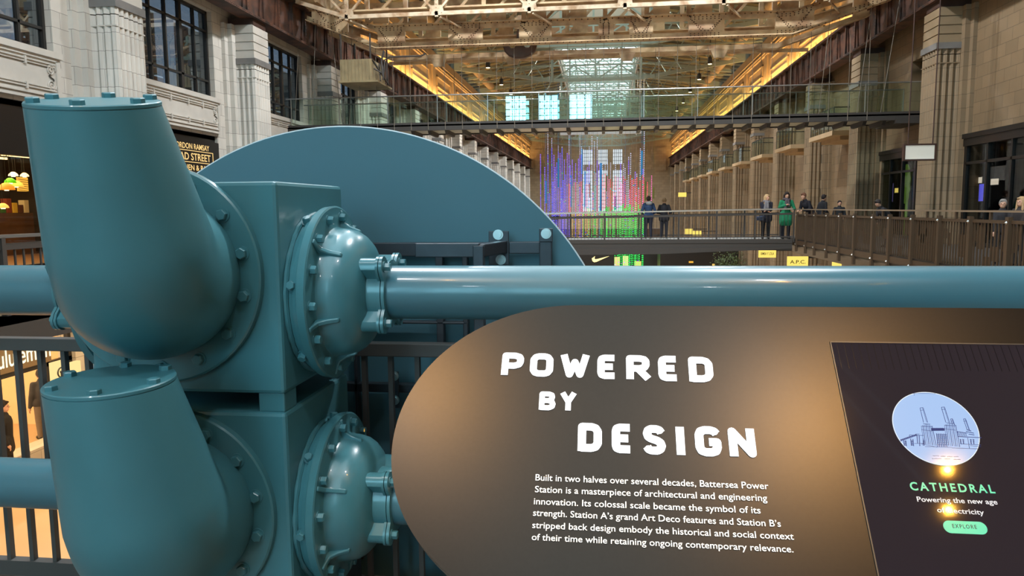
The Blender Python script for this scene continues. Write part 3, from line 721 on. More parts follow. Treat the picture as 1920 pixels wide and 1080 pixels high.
heading('POWERED', [(941, 982, 662, 705), (994, 1037.5, 663.5, 707), (1051, 1105, 665, 709), (1120, 1159, 666, 711.5), (1174, 1218, 667, 713), (1234, 1275, 668, 715.5), (1291, 1336.5, 670, 717.5)])
heading('BY', [(1011, 1042, 735, 770), (1051, 1080, 736, 771)])
heading('DESIGN', [(1083.5, 1128.5, 794, 848), (1147, 1189, 795.5, 850.5), (1205, 1248, 798, 853), (1267, 1284, 800, 855), (1303, 1352, 800, 856.5), (1366, 1416, 803, 858)])
def line_on(s, xl, yl, xr, yr, cap, m, name='paragraph_lettering', parent=None, h=0.0025, bold=0.002, space=1.0):
    u0, v0 = onp(xl, yl); u1, v1 = onp(xr, yr); _, vt = onp(xl, yl-cap)
    return text_mesh(name, s, pp(u0, v0, h), PU*(u1-u0)+PV*(v1-v0), PV*(u1-u0)-PU*(v1-v0), math.hypot(u1-u0, v1-v0), vt-v0, m, parent or pan, bold=bold, space=space)
for s, xl, yl, xr, yr in (('Built in two halves over several decades, Battersea Power', 1004, 901.5, 1441, 918),
    ('Station is a masterpiece of architectural and engineering', 1003, 923.5, 1438.5, 940.5), ('innovation. Its colossal scale became the symbol of its', 1001, 946, 1426, 963.5),
    ('strength. Station A\u2019s grand Art Deco features and Station B\u2019s', 999.5, 967.5, 1464, 988.5), ('stripped back design embody the historical and social context', 998, 990.5, 1488.5, 1012.5),
    ('of their time while retaining ongoing contemporary relevance.', 997, 1013, 1487.5, 1036.5)):
    line_on(s, xl, yl, xr, yr, 12.6, WHITE_PRINT)
# the screen: a rectangle let into the panel
su, sv = onp(1558, 643); SB = onp(1650, 1080)[1]-0.06; SR = 1.40
SCREEN = mat('screen_image', rgb(26, 22, 26), 0.045, emit=rgb(50, 42, 48), es=0.45, spec=0.5)
sc = MB().prism([(su, sv), (su, SB), (SR, SB), (SR, sv)], pp(0, 0, 0.0), PU, PV, PN*0.002).build('screen', SCREEN, pan, smooth=0)
b = MB()
for a0, a1, c0, c1 in ((su-0.003, su, SB, sv+0.003), (su-0.003, SR, sv, sv+0.003)): b.prism([(a0, c0), (a1, c0), (a1, c1), (a0, c1)], pp(0, 0, 0), PU, PV, PN*0.003)
b.build('screen_bezel', BLACK, pan, smooth=0)
ln = MB()
for k in range(28):
    u = su+0.012+k*0.0175
    if u < SR: ln.prism([(u, sv-0.075), (u+0.0012, sv-0.075), (u+0.0012, sv-0.002), (u, sv-0.002)], pp(0, 0, 0.0022), PU, PV, PN*0.0002)
ln.build('screen_pattern', mat('screen_dark_line', rgb(18, 15, 17), 0.1, emit=rgb(20, 16, 18), es=0.4), sc, smooth=0)
cu_, cv_ = onp(1753, 803); ra = abs(onp(1753, 734)[1]-onp(1753, 872)[1])/2*0.97; ru = abs(onp(1667, 790)[0]-onp(1840, 818)[0])/2*0.98
rr = (ra+ru)/2
PICB = mat('picture_blue', rgb(0, 0, 0), 0.1, emit=rgb(176, 206, 250), es=0.95)
MB().prism([(cu_+rr*math.cos(2*math.pi*k/72), cv_+rr*math.sin(2*math.pi*k/72)) for k in range(72)], pp(0, 0, 0.0022), PU, PV, PN*0.0004).build('round_picture', PICB, sc, smooth=0)
edge_ = MB()
for k in range(72):
    a0, a1 = 2*math.pi*k/72, 2*math.pi*(k+1)/72
    edge_.add([pp(cu_+q*math.cos(a), cv_+q*math.sin(a), 0.0029) for q, a in ((rr, a0), (rr, a1), (rr*0.982, a1), (rr*0.982, a0))], [(3, 2, 1, 0)])
edge_.build('picture_edge', glow('picture_white', (0.9, 0.97, 1, 1), 1.0), sc, smooth=0)
INK = mat('drawing_ink', rgb(40, 50, 96), 0.1, emit=rgb(48, 58, 110), es=0.5)
dr = MB()
def ink(x0, y0, x1, y1, t=0.8):
    """a drawn line of the power station sketch; coordinates measured on the picture"""
    a = V(onp(1640+x0/6, 700+y0/6)); b_ = V(onp(1640+x1/6, 700+y1/6)); stroke(dr, [tuple(a), tuple(b_)], t*0.0009, lambda q: pp(q[0], q[1], 0.0031))
for xt, yt, xb, yb, w0, w1 in ((505, 396, 545, 560, 36, 46), (745, 388, 795, 560, 36, 42), (848, 520, 872, 590, 22, 24), (993, 520, 1035, 645, 24, 26)):
    ink(xt, yt, xb, yb, 1.4); ink(xt+w0, yt, xb+w1, yb, 1.4); ink(xt, yt, xt+w0, yt-4, 1.2); ink(xt, yt+26, xt+w0+6, yt+24, 1); ink(xt+w0*0.75, yt, xb+w1*0.75, yb, 0.8)
for bx in ((520, 600, 640, 800), (780, 590, 905, 815)):
    x0, y0, x1, y1 = bx
    for k in range(8): xx = x0+(x1-x0)*k/7; ink(xx, y0-24+abs(k-3.5)*6, xx+26+k*3, y1+k*3, 1.5 if k % 2 else 0.9)
    ink(x0, y0, x1, y0+8, 1.2); ink(x0+20, y0-26, x1-20, y0-22, 1.4); ink(x0, y0+40, x1, y0+56, 1)
for k in range(9): ink(640+k*16, 622, 642+k*16, 650, 5.0)
ink(636, 650, 782, 648, 2)
for k in range(6):
    xx = 690+k*20; ink(xx, 680+k, xx+16, 835, 1.6)
    for q in range(6): ink(xx+3+q*2, 700+q*22, xx+14+q*2, 700+q*22, 2.4)
ink(280, 770, 480, 700, 1.3); ink(280, 755, 470, 690, 1.3); ink(385, 700, 545, 705, 1.2); ink(385, 700, 385, 715, 1.2); ink(455, 690, 500, 690, 1.2)
for k in range(10): ink(290+k*18, 764-k*6.5, 300+k*18, 752-k*6.5, 2.2)
for x0, y0, y1 in ((320, 760, 820), (345, 770, 825), (400, 740, 820), (425, 745, 825), (470, 700, 795), (495, 705, 825), (540, 740, 795)): ink(x0, y0, x0+8, y1, 1.8)
for x0 in (330, 405, 535): 
    for q in range(5): ink(x0, 765+q*12, x0+22, 767+q*12, 1.8)
ink(440, 795, 560, 795, 1); ink(520, 800, 700, 838, 1); ink(560, 830, 860, 838, 1); ink(860, 845, 1160, 856, 1.2); ink(915, 660, 1040, 680, 1.6); ink(930, 718, 1195, 730, 1.8); ink(960, 800, 1190, 812, 1.2); ink(1070, 820, 1190, 832, 1)
for k in range(7): ink(925+k*15, 662+k*2, 940+k*15, 716, 1.2)
for x0 in (955, 985, 1070, 1100):
    ink(x0, 745, x0+12, 805, 1.6)
    for q in range(4): ink(x0, 752+q*13, x0+16, 753+q*13, 1.6)
ink(1020, 660, 1110, 680, 2); ink(1030, 640, 1080, 655, 2.2); ink(1050, 690, 1115, 700, 2); ink(1040, 730, 1060, 850, 1.2)
ink(420, 232, 680, 234, 0.9); ink(440, 222, 440, 258, 0.8)
for x0, x1, y in ((650, 718, 935), (738, 792, 938), (808, 870, 942), (884, 930, 944), (640, 745, 966), (782, 845, 970), (882, 962, 974)):
    k = x0
    while k < x1: ink(k, y-3+(k % 5), k+6, y+4-(k % 3)*2, 1.5); k += 9
dr.build('station_drawing', INK, sc, smooth=0)
MINT = mat('mint_light', rgb(0, 0, 0), 0.2, emit=rgb(92, 240, 196), es=0.95)
SCRW = mat('screen_white', rgb(0, 0, 0), 0.2, emit=(0.92, 0.95, 1, 1), es=0.95)
line_on('CATHEDRAL', 1707, 919.5, 1866, 925.5, 15.5, MINT, 'title_lettering', sc, 0.0026, 0.025, 1.35)
line_on('Powering the new age', 1719.5, 941, 1870, 946.5, 9.6, SCRW, 'caption_lettering', sc, 0.0026, 0.012)
line_on('of electricity', 1757, 961, 1845, 966, 9.6, SCRW, 'caption_lettering', sc, 0.0026, 0.012)
u0, v0 = onp(1768, 988); u1, v1 = onp(1849, 988); hh = abs(onp(1808, 976.5)[1]-onp(1808, 1000)[1])/2
pill = [(u1-hh+hh*math.cos(R_(a)), v0+hh*math.sin(R_(a))) for a in range(-90, 91, 12)]+[(u0+hh+hh*math.cos(R_(a)), v0+hh*math.sin(R_(a))) for a in range(90, 271, 12)]
MB().prism(pill, pp(0, 0, 0.0024), PU, PV, PN*0.0002).build('explore_button', MINT, sc, smooth=0)
line_on('EXPLORE', 1785.5, 990.5, 1831, 992.5, 7.5, mat('dark_green_print', rgb(16, 60, 56), 0.4), 'button_lettering', sc, 0.0030, 0.02, 1.35)

# ------------------------------------------------------------------ overhead crane
YC = 27.9
cr = thing('overhead_crane', (-0.58, 28.9, 7.27), 'old riveted cream travelling crane spanning the hall above the glass footbridge', 'crane')
RIVET = mat('rusty_rivet', rgb(84, 56, 38), 0.7)
def girder(y, rivets, tiers):
    mb = MB(); t = 0.10
    prof = [(-11.2, 8.42, 9.02), (-8.5, 7.30, 8.06), (6.55, 7.27, 8.02), (9.9, 8.36, 8.95)]
    def zb(x):
        for (xa, a, _), (xb, b, _) in zip(prof, prof[1:]):
            if xa <= x <= xb: return a+(b-a)*(x-xa)/(xb-xa)
        return 8.4
    def zt(x):
        for (xa, _, a), (xb, _, b) in zip(prof, prof[1:]):
            if xa <= x <= xb: return a+(b-a)*(x-xa)/(xb-xa)
        return 9.0
    for (xa, a, a2), (xb, b, b2) in zip(prof, prof[1:]):
        mb.prism([(xa, a), (xb, b), (xb, b+0.17), (xa, a+0.17)], (0, y-t/2, 0), (1, 0, 0), (0, 0, 1), (0, t, 0))
        mb.prism([(xa, a2-0.17), (xb, b2-0.17), (xb, b2), (xa, a2)], (0, y-t/2, 0), (1, 0, 0), (0, 0, 1), (0, t, 0))
        mb.bar((xa, y, a-0.02), (xb, y, b-0.02), 0.42, 0.04); mb.bar((xa, y, a2+0.02), (xb, y, b2+0.02), 0.42, 0.04)
        for q in range(int((xb-xa)/0.22)):
            x = xa+0.22*q
            for zz in (zb(x)-0.055, zt(x)+0.05 if False else zt(x)-0.03):
                if rivets: mb.mi = 1; mb.octa((x, y-0.20, zz), 0.03); mb.mi = 0
    plates = [(-11.0, -9.6), (-8.45, -7.4), (-5.75, -4.45), (-3.1, -1.9), (-0.2, 0.35), (0.9, 1.75), (3.0, 4.25), (6.0, 7.3), (8.6, 9.8)]
    if not rivets: plates = [(-11.0, -9.9), (9.3, 9.8)]
    for xa, xb in plates:
        mb.prism([(xa, zb(xa)), (xb, zb(xb)), (xb, zt(xb)), (xa, zt(xa))], (0, y-0.06, 0), (1, 0, 0), (0, 0, 1), (0, 0.12, 0))
        if rivets:
            xm = (xa+xb)/2; w = (xb-xa)
            for q in range(7):
                f_ = q/6
                for sgn in (-1, 1):
                    for o_ in (0, 0.13):
                        x = xm+sgn*(0.06+o_+(w/2-0.18-o_)*f_) if w > 0.6 else xm+sgn*0.1
                        mb.mi = 1
                        if xa+0.04 < x < xb-0.04: mb.octa((x, y-0.06, zb(x)+0.22+0.36*f_), 0.028)
                        mb.mi = 0
            for q in range(int(w/0.14)):
                x = xa+0.07+0.14*q
                for zz in (zb(x)+0.05, zb(x)+0.12, zt(x)-0.06, zt(x)-0.13): mb.mi = 1; mb.octa((x, y-0.06, zz), 0.026); mb.mi = 0
    # upper tier: posts, braces and a top chord
    for (xa, xb) in ((-10.4, 9.2),):
        mb.box(xa, xb, y-0.10, y+0.10, 9.35, 9.55)
        x = xa
        while x < xb-0.9:
            mb.box(x, x+0.16, y-0.06, y+0.06, zt(x)-0.05, 9.4); mb.bar((x+0.1, y, zt(x)), (x+1.35, y, 9.36), 0.07, 0.10)
            if int(x*7) % 3 != 0: mb.box(x+0.3, x+0.9, y-0.03, y+0.03, zt(x)-0.02, zt(x)+0.55)
            x += 1.48
    return mb.build('girder', [CREAM, RIVET], cr, smooth=0)
girder(YC, True, 2); girder(YC+2.3, False, 2)
# lattice walkway in front
mb = MB(); yl = 26.9
mb.bar((-9.3, yl, 8.22), (8.8, yl, 8.22), 0.10, 0.14); mb.bar((-11.2, yl, 8.85), (-9.3, yl, 8.22), 0.10, 0.14); mb.bar((8.8, yl, 8.22), (10.1, yl, 8.75), 0.10, 0.14); mb.bar((-10.5, yl, 10.0), (10, yl, 10.0), 0.10, 0.12)
nodes = [-9.3+3.34*k for k in range(6)]
for x in nodes:
    mb.bar((x, yl, 8.1), (x, yl, 10.0), 0.12, 0.10); mb.bar((x, yl, 8.22), (x-1.62, yl, 10.0), 0.09, 0.07); mb.bar((x, yl, 8.22), (x+1.62, yl, 10.0), 0.09, 0.07)
    mb.prism([(x-0.28, 8.16), (x+0.28, 8.16), (x+0.22, 8.5), (x-0.22, 8.5)], (0, yl-0.04, 0), (1, 0, 0), (0, 0, 1), (0, 0.08, 0))
    mb.bar((x+0.12, yl, 8.1), (x+0.72, YC-0.15, 7.9), 0.06, 0.06)
    for q in range(4): mb.octa((x-0.2+0.13*q, yl-0.06, 8.24), 0.022); mb.octa((x, yl-0.06, 8.3+0.12*q), 0.022)
mb.build('lattice_walkway', CREAM_L, cr, smooth=0)
mb = MB(); mb.box(-9.3, 8.8, yl+0.05, YC-0.1, 8.42, 8.48); mb.build('walkway_deck', CREAM, cr, smooth=0)
for xa, xb in ((-11.35, -10.6), (9.45, 10.3)):
    mb = MB(); mb.box(xa, xb, 26.4, 31.4, 8.95, 9.65)
    for y in (27.2, 28.4, 29.6, 30.8): mb.cyl((xa-0.01, y, 9.1), (xb+0.01, y, 9.1), 0.22, n=16)
    mb.build('end_carriage', CREAM, cr, smooth=30)
# trolley, hook and lower tie bar
mb = MB(); mb.box(-4.6, -0.9, YC-0.05, YC+2.3, 9.55, 10.3); mb.box(-9.0, 8.0, 31.2, 31.35, 7.32, 7.44)
for x in (-6.6, -3.6, 0.9, 4.4): mb.prism([(x-0.35, 7.3), (x+0.35, 7.3), (x+0.2, 6.95), (x-0.2, 6.95)], (0, YC+2.1, 0), (1, 0, 0), (0, 0, 1), (0, 0.12, 0))
mb.build('trolley', CREAM, cr, smooth=0)
hc = at(975, 82, Y=28.9); HOOKM = mat('hook_iron', rgb(92, 70, 60), 0.55, noise=0.2, nscale=5)
mb = MB(); mb.prism([(-0.34, 0.35), (0.34, 0.35), (0.26, 0.05), (0.16, -0.10), (-0.16, -0.10), (-0.26, 0.05)], hc+V((0, -0.14, 0.62)), (1, 0, 0), (0, 0, 1), (0, 0.28, 0))
mb.cyl(hc+V((0, -0.16, 0.8)), hc+V((0, 0.16, 0.8)), 0.22, n=18)
for x in (-0.14, 0.14): mb.cyl(hc+V((x, 0, 0.9)), hc+V((x, 0, 2.0)), 0.025, n=6)
hb = mb.build('hook_block', CREAM, cr, smooth=30)
mb = MB(); mb.cyl(hc+V((0, 0, 0.5)), hc+V((0, 0, 0.05)), 0.12, 0.16, n=14)
half = [(5, -18), (6, 2), (10, 8), (16, 8), (21, 3), (23, -4), (26, -8), (30, -5), (31, 4), (28, 14), (20, 22), (9, 26)]
hk = half+[(0, 26.5)]+[(-a, b) for a, b in half[::-1]]
mb.prism([(a*0.0209, -b*0.0209) for a, b in hk], hc+V((0, -0.14, 0)), (1, 0, 0), (0, 0, 1), (0, 0.28, 0))
mb.build('double_hook', HOOKM, cr, smooth=30, bevel=0.05)
# driver's cab hanging under the left end, with its ladder frame
mb = MB(); p = at(637, 112, Y=27.2); q = at(697, 151, Y=27.2)
mb.box(p.x, q.x, 27.2, 28.9, q.z, p.z); mb.box(p.x-0.05, q.x+0.25, 27.1, 29.0, q.z-0.06, q.z)
for k in range(9): xx = p.x+(q.x-p.x)*(k+0.5)/9; mb.box(xx-0.012, xx+0.012, 27.185, 27.2, q.z, p.z)
cab = mb.build('driver_cab', mat('cab_cream', rgb(150, 134, 100), 0.6, noise=0.3, nscale=2), cr, smooth=0)
z1 = 7.7
for x, y in ((p.x+0.04, 27.25), (q.x-0.04, 27.25), (q.x+0.3, 28.2), (p.x+0.04, 28.8)): MB().bar((x, y, q.z), (x, y, z1), 0.05).build('cab_hanger', DECK, cr, smooth=0)
mb = MB(); mb.bar((q.x, 27.3, p.z), (q.x+0.35, 28.2, q.z), 0.05); mb.bar((q.x+0.3, 27.3, q.z), (q.x, 28.2, p.z), 0.05); mb.build('cab_brace', DECK, cr, smooth=0)
mb = MB()
mb.tube([at(718, 150, Y=27.5), at(720, 130, Y=27.5), at(721, 113, Y=27.5), at(730, 107, Y=27.5), at(790, 105, Y=27.5), at(798, 100, Y=27.5)], 0.03, 6)
mb.tube([at(718, 143, Y=27.5), at(715, 115, Y=27.5), at(720, 95, Y=27.5)], 0.04, 6); mb.tube([at(700, 128, Y=27.5), at(718, 138, Y=27.5)], 0.03, 6)
mb.build('cab_pipework', DECK, cr, smooth=0)

# ------------------------------------------------------------------ glass footbridge hung from the crane
gb = thing('glass_footbridge', (-0.58, 28.9, 4.25), 'dark high footbridge with clear glass balustrades hung on thin cables across the hall', 'footbridge')
GX0, GX1 = -12.25, 11.1
mb = MB(); mb.box(GX0, GX1, 28.0, 28.10, 4.22, 4.52); mb.box(GX0, GX1, 29.75, 29.85, 4.22, 4.52); mb.box(GX0, GX1, 28.0, 29.85, 4.38, 4.44); mb.box(10.2, GX1, 27.9, 29.9, 4.1, 4.25); mb.build('bridge_deck', DECK, gb, smooth=0)
rbm = MB()
rbm.prism([(0, 0), (1.5, 0), (1.35, -0.16), (0.15, -0.16)], (-0.06, 28.15, 0), (0, 1, 0), (0, 0, 1), (0.12, 0, 0)); rbm = rbm.mesh('deck_rib', DECK, 0)
cbm = MB(); cbm.cyl((0, 0, 0), (0, 0, 2.85), 0.009, n=6); cbm.cyl((0, 0, -0.25), (0, 0, 0.05), 0.016, n=6); cbm = cbm.mesh('suspension_cable', CABLE, 30)
pom = MB().box(-0.012, 0.012, -0.02, 0.02, 0, 1.08).mesh('post', STEELP, 0)
i = 0; x = GX0+0.35
while x < GX1-0.2:
    o = put('deck_rib', rbm, gb); o.location = (x, 0, 4.25)
    if -9.5 < x < 9.6:
        o = put('suspension_cable', cbm, gb); o.location = (x, 28.0, 4.5)
        if i % 3 == 0: o = put('suspension_cable', cbm, gb); o.location = (x, 29.85, 4.5)
    x += 0.661; i += 1
for k in range(13):
    x = GX0+0.2+1.93*k
    for yy in (28.06, 29.79): o = put('post', pom, gb); o.location = (x, yy, 4.48)
UND = mat('deck_glass_panel', rgb(196, 196, 180), 0.4)
MB().box(GX0, GX1, 28.2, 29.65, 4.255, 4.27).build('deck_underside', UND, gb, smooth=0)
for k in range(12):
    x0 = GX0+0.2+1.93*k
    for yy in (28.04, 29.80): MB().box(x0+0.02, x0+1.91, yy, yy+0.012, 4.5, 5.52).build('glass_pane', GLASS_CLEAR, gb, smooth=0)
for yy, zz in ((28.05, 5.53), (29.80, 5.53)): MB().cyl((GX0, yy, zz), (GX1, yy, zz), 0.024, n=10).build('handrail', STEELP, gb)
for x0, y0, x1, y1 in ((-11.9, 28.0, -11.55, 28.0), (-11.2, 28.0, -10.9, 28.0), (-10.0, 28.0, -10.35, 28.0), (-9.7, 28.0, -9.45, 28.0), (8.9, 28.0, 9.3, 28.0), (9.7, 28.0, 10.2, 28.0), (7.6, 28.0, 7.95, 28.0)):
    MB().cyl((x0, y0, 4.5), (x1, y1, 8.6), 0.010, n=6).build('suspension_cable', CABLE, gb)

# ------------------------------------------------------------------ lower footbridge
lb = thing('lower_footbridge', (0, 29.8, -0.45), 'dark steel footbridge with slender balusters and pale handrail crossing the hall below eye level', 'footbridge')
LY0, LY1 = 28.7, 30.9; BL0, BL1 = -7.05, 7.0
mb = MB(); mb.box(BL0, BL1, LY0, LY1, -0.06, 0.0); mb.build('walking_deck', mat('deck_pale', rgb(150, 150, 146), 0.6), lb, smooth=0)
for yy in (LY0-0.06, LY1-0.02):
    mb = MB(); mb.box(BL0, BL1, yy, yy+0.08, -0.13, 0.02); mb.box(BL0, BL1, yy+0.02, yy+0.10, -0.40, -0.13); mb.prism([(BL0, -0.62), (2, -0.54), (BL1, -0.34), (BL1, -0.40), (BL1, -0.28), (BL0, -0.36)], (0, yy+0.0, 0), (1, 0, 0), (0, 0, 1), (0, 0.1, 0)); mb.build('edge_beam', DECK, lb, smooth=0)
def rz(x): return 1.03+0.012*(x+2)
for yy in (LY0, LY1-0.06):
    mb = MB(); mb.bar((BL0, yy, rz(BL0)), (BL1, yy, rz(BL1)), 0.07, 0.05); mb.build('handrail', mat('pale_handrail', rgb(190, 180, 168), 0.35, metal=0.6), lb, smooth=0)
    mb = MB(); mb.bar((BL0, yy, rz(BL0)-0.18), (BL1, yy, rz(BL1)-0.18), 0.04, 0.07); mb.bar((BL0, yy, 0.1), (BL1, yy, 0.1), 0.03, 0.04); mb.build('rail_bar', DECK, lb, smooth=0)
    for k in range(11):
        x = BL0+0.1+1.4*k; MB().box(x-0.025, x+0.025, yy-0.03, yy+0.03, -0.1, rz(x)).build('post', DECK, lb, smooth=0)
bal = MB().box(-0.006, 0.006, -0.006, 0.006, 0, 0.9).mesh('baluster', DECK, 0)
x = -2.0
while x < 7.05:
    o = put('baluster', bal, lb); o.location = (x, LY0, 0.0); x += 0.13
mb = MB(); x = BL0
while x < 7.05:
    mb.box(x-0.006, x+0.006, LY1-0.066, LY1-0.054, 0, rz(x)-0.2)
    if x < -2.05: mb.box(x-0.006, x+0.006, LY0-0.006, LY0+0.006, 0, rz(x)-0.2)
    x += 0.13
tag(mb.build('far_balusters', DECK, lb, smooth=0), kind='stuff')

# ------------------------------------------------------------------ right balcony with its patterned bronze balustrade
rb = thing('balcony_walkway', (9.1, 20, -0.5), 'long dark bronze balcony on the right with patterned slatted balustrade', 'balcony')
AX = 7.1
mb = MB(); mb.box(AX, WR, 3.42, 32.5, -0.12, 0.0); mb.build('walkway_slab', DECK, rb, smooth=0)
mb = MB(); mb.prism([(AX-0.02, 0.02), (AX+0.12, 0.02), (AX+0.9, -0.55), (AX+0.5, -0.62), (AX+0.05, -0.30), (AX-0.02, -0.22)], (0, 5, 0), (1, 0, 0), (0, 0, 1), (0, 25.5, 0)); mb.build('fascia', NEARBLACK, rb, smooth=0)
ysq = [28.33, 25.99, 24.63, 23.35, 22.03, 20.58, 19.45, 18.08, 16.70, 15.37, 13.99, 12.6, 11.2, 9.8, 8.4, 7.0]
ysq = sorted([28.33, 27.1]+ysq[1:])
MB().box(AX-0.03, AX+0.03, 6.8, 28.5, 1.10, 1.135).build('handrail', mat('bronze_handrail', rgb(150, 132, 110), 0.4, metal=0.5), rb, smooth=0)
MB().box(AX-0.02, AX+0.02, 6.8, 28.5, 0.90, 0.96).build('rail_bar', BROWNRAIL, rb, smooth=0); MB().box(AX-0.03, AX+0.03, 6.8, 28.5, -0.18, -0.02).build('rail_bar', BROWNRAIL, rb, smooth=0)
rnd = random.Random(4)
STUD = MB().octa((0, 0, 0), 0.03).mesh('stud', STEELP, 0)
for i, y in enumerate(ysq):
    p = MB().box(AX-0.07, AX+0.01, y-0.055, y+0.055, -0.42, 1.02).build('post', BROWNRAIL, rb, smooth=0)
    o = put('stud', STUD, p); o.location = (AX-0.075, y, 0.92)
    o = put('stud', STUD, p); o.location = (AX-0.075, y, -0.15)
    if i+1 < len(ysq):
        y2 = ysq[i+1]; mb = MB(); n = int((y2-y)/0.115)
        for k in range(1, n):
            yy = y+(y2-y)*k/n
            mb.box(AX-0.012, AX+0.012, yy-0.013, yy+0.013, -0.05, 0.92)
        a = y+0.1
        while a < y2-0.15:      # wider blades make the stepped block pattern
            w = rnd.choice((0.12, 0.2, 0.28)); z = rnd.choice((0.05, 0.25, 0.45, 0.6)); h = rnd.choice((0.15, 0.22, 0.4))
            if rnd.random() < 0.75: mb.box(AX+0.012, AX+0.02, a, min(a+w, y2-0.06), z-0.05, min(0.9, z+h))
            a += w+0.06
        if i in (7, 13): mb.box(AX+0.012, AX+0.022, y+0.05, y2-0.05, -0.05, 0.9)
        mb.build('slatted_panel', BROWNRAIL, rb, smooth=0)
        m_ = (y+y2)/2; MB().box(AX-0.02, AX+0.02, m_-0.03, m_+0.03, 0.95, 1.1).build('rail_stem', BROWNRAIL, rb, smooth=0)
# left balcony rail
lr = thing('balcony_rail', (-7.2, 20, 0), 'grey balcony railing in front of the golden shop on the left', 'railing')
MB().box(-7.24, -7.16, 3.5, 60, 0.945, 0.985).build('handrail', STEELP, lr, smooth=0); MB().box(-7.22, -7.18, 3.5, 60, 0.80, 0.88).build('rail_bar', DECK, lr, smooth=0); MB().box(-7.22, -7.18, 3.5, 60, 0.05, 0.1).build('rail_bar', DECK, lr, smooth=0)
for k in range(20): y = 3.6+1.5*k; MB().box(-7.24, -7.16, y-0.03, y+0.03, -0.3, 0.95).build('post', DECK, lr, smooth=0)
lp = MB().box(-7.21, -7.19, -0.01, 0.01, 0.08, 0.82).mesh('baluster', DECK, 0)
for k in range(60): o = put('baluster', lp, lr); o.location.y = 6.2+0.14*k
# small balconies between the right pilasters
def small_balcony(y, z, first):
    r = thing('small_balcony', (WR, y+2.3, z), 'x', 'balcony', 'small balconies between the right pilasters')
    MB().box(WR-1.55, WR, y, y+3.6, z-0.10, z+0.10).build('balcony_slab', STONE_WARM, r, smooth=0)
    MB().box(WR-1.1, WR, y+0.4, y+3.2, z-0.26, z-0.10).build('balcony_base', STONE_WARM, r, smooth=0)
    mb = MB(); x0 = WR-1.5
    mb.box(x0, x0+0.03, y+0.05, y+3.55, z+1.05, z+1.10); mb.box(x0, WR, y+0.05, y+0.08, z+1.05, z+1.10); mb.box(x0, WR, y+3.5, y+3.55, z+1.05, z+1.10)
    for k in range(6): mb.box(x0, x0+0.03, y+0.05+0.69*k, y+0.08+0.69*k, z+0.1, z+1.08)
    mb.build('balcony_rail', BLACK, r, smooth=0)
    MB().box(x0+0.008, x0+0.02, y+0.08, y+3.5, z+0.12, z+1.04).build('glass_pane', GLASS_CLEAR, r, smooth=0)
    MB().box(x0+0.03, WR, y+0.062, y+0.074, z+0.12, z+1.04).build('glass_pane', GLASS_CLEAR, r, smooth=0)
    return r
sb0 = None
for k in range(1, 10):
    y = 25.0+7.05*k+1.35
    if sb0 is None: sb0 = small_balcony(y, 4.32, True); b_ = sb0; y0 = y
    else: b_ = dup(sb0, (0, y-y0, 0))
    b_['label'] = 'pale stone balcony with glass rail ' + ['nearest of the row on the right wall', 'second from the near end of the right wall row', 'third from the near end of the right wall row', 'fourth from the near end of the right wall row', 'fifth from the near end of the right wall row', 'sixth from the near end of the right wall row', 'seventh from the near end of the right wall row', 'second from the far end of the right wall row', 'farthest of the row on the right wall'][k-1]

# ------------------------------------------------------------------ hanging light installation
LED = [glow('led_white_blue', rgb(205, 215, 255), 1.5), glow('led_blue', rgb(50, 70, 255), 3.2), glow('led_violet', rgb(110, 80, 255), 2.8), glow('led_pink', rgb(255, 100, 190), 2.2),
       glow('led_red', rgb(255, 60, 90), 2.4), glow('led_green', rgb(30, 255, 90), 2.4), glow('led_cyan', rgb(70, 210, 235), 2.2), glow('led_amber', rgb(255, 210, 120), 1.8)]
WIRE = 8
def roof_z(x): return 15.0 if LX0 < x < LX1 else 12.42+1.3*((x-WL+0.4)/(LX0-WL+0.4) if x < LX0 else (WR+0.4-x)/(WR+0.4-LX1))
rl = random.Random(11)
def led_plan(px):
    """colour runs of one strand as (image row where the run ends, palette index)"""
    r = rl.random()
    if px < 1066: return [(275+rl.random()*20, 0), (330+rl.random()*30, 1 if r < .6 else 2), (999, 1 if r < .75 else 2)]
    if px < 1092: return [(290, 0), (330+rl.random()*20, 2), (398, 3 if r < .45 else 2 if r < .8 else 0), (999, 2 if r < .5 else 7)]
    if px < 1120: return [(300, 0), (345, 2 if r < .5 else 0), (385+rl.random()*20, 3 if r < .4 else 0 if r < .7 else 6), (999, 7 if r < .5 else 5)]
    return [(300, 0), (325+rl.random()*10, 0 if r < .5 else 2), (380+rl.random()*16, 4 if r < .45 else 3 if r < .75 else 0), (999, 5 if r < .9 else 6)]
SG = {'tall': ('tall white and blue light strand, among the longest hanging from the roof', 'tallest light strands'),
      'blue': ('blue and violet light strand hanging at the left of the installation', 'blue and violet light strands'),
      'pink': ('pink and violet light strand hanging in front of the end windows', 'pink and violet light strands'),
      'green': ('red light strand turning green low down at the right of the installation', 'red and green light strands')}
tops = [(190, 340), (235, 480), (268, 90), (310, 170), (333, 350), (347, 480), (362, 430), (380, 250), (400, 330), (420, 262), (445, 400), (458, 560), (475, 330), (495, 110), (507, 460), (530, 400), (548, 610), (565, 440),
        (580, 640), (595, 390), (610, 92), (627, 260), (650, 290), (672, 560), (690, 480), (710, 260), (738, 150), (765, 205), (780, 540), (795, 160), (820, 440), (836, 600), (850, 450), (868, 640), (880, 450), (905, 400), (921, 610), (938, 430), (962, 640), (990, 440),
        (1015, 590), (1030, 700), (1045, 440), (1060, 660), (1075, 440), (1092, 490), (1112, 620), (1130, 370), (1152, 330), (1166, 600), (1181, 610), (1200, 530), (1217, 550), (1236, 700), (1255, 280), (1283, 500), (1297, 60), (1330, 640), (1375, 570),
        (288, 760), (322, 640), (412, 700), (432, 620), (610, 700), (640, 760), (705, 700), (750, 740), (895, 740), (975, 760), (1098, 780), (1140, 720), (1208, 760)]
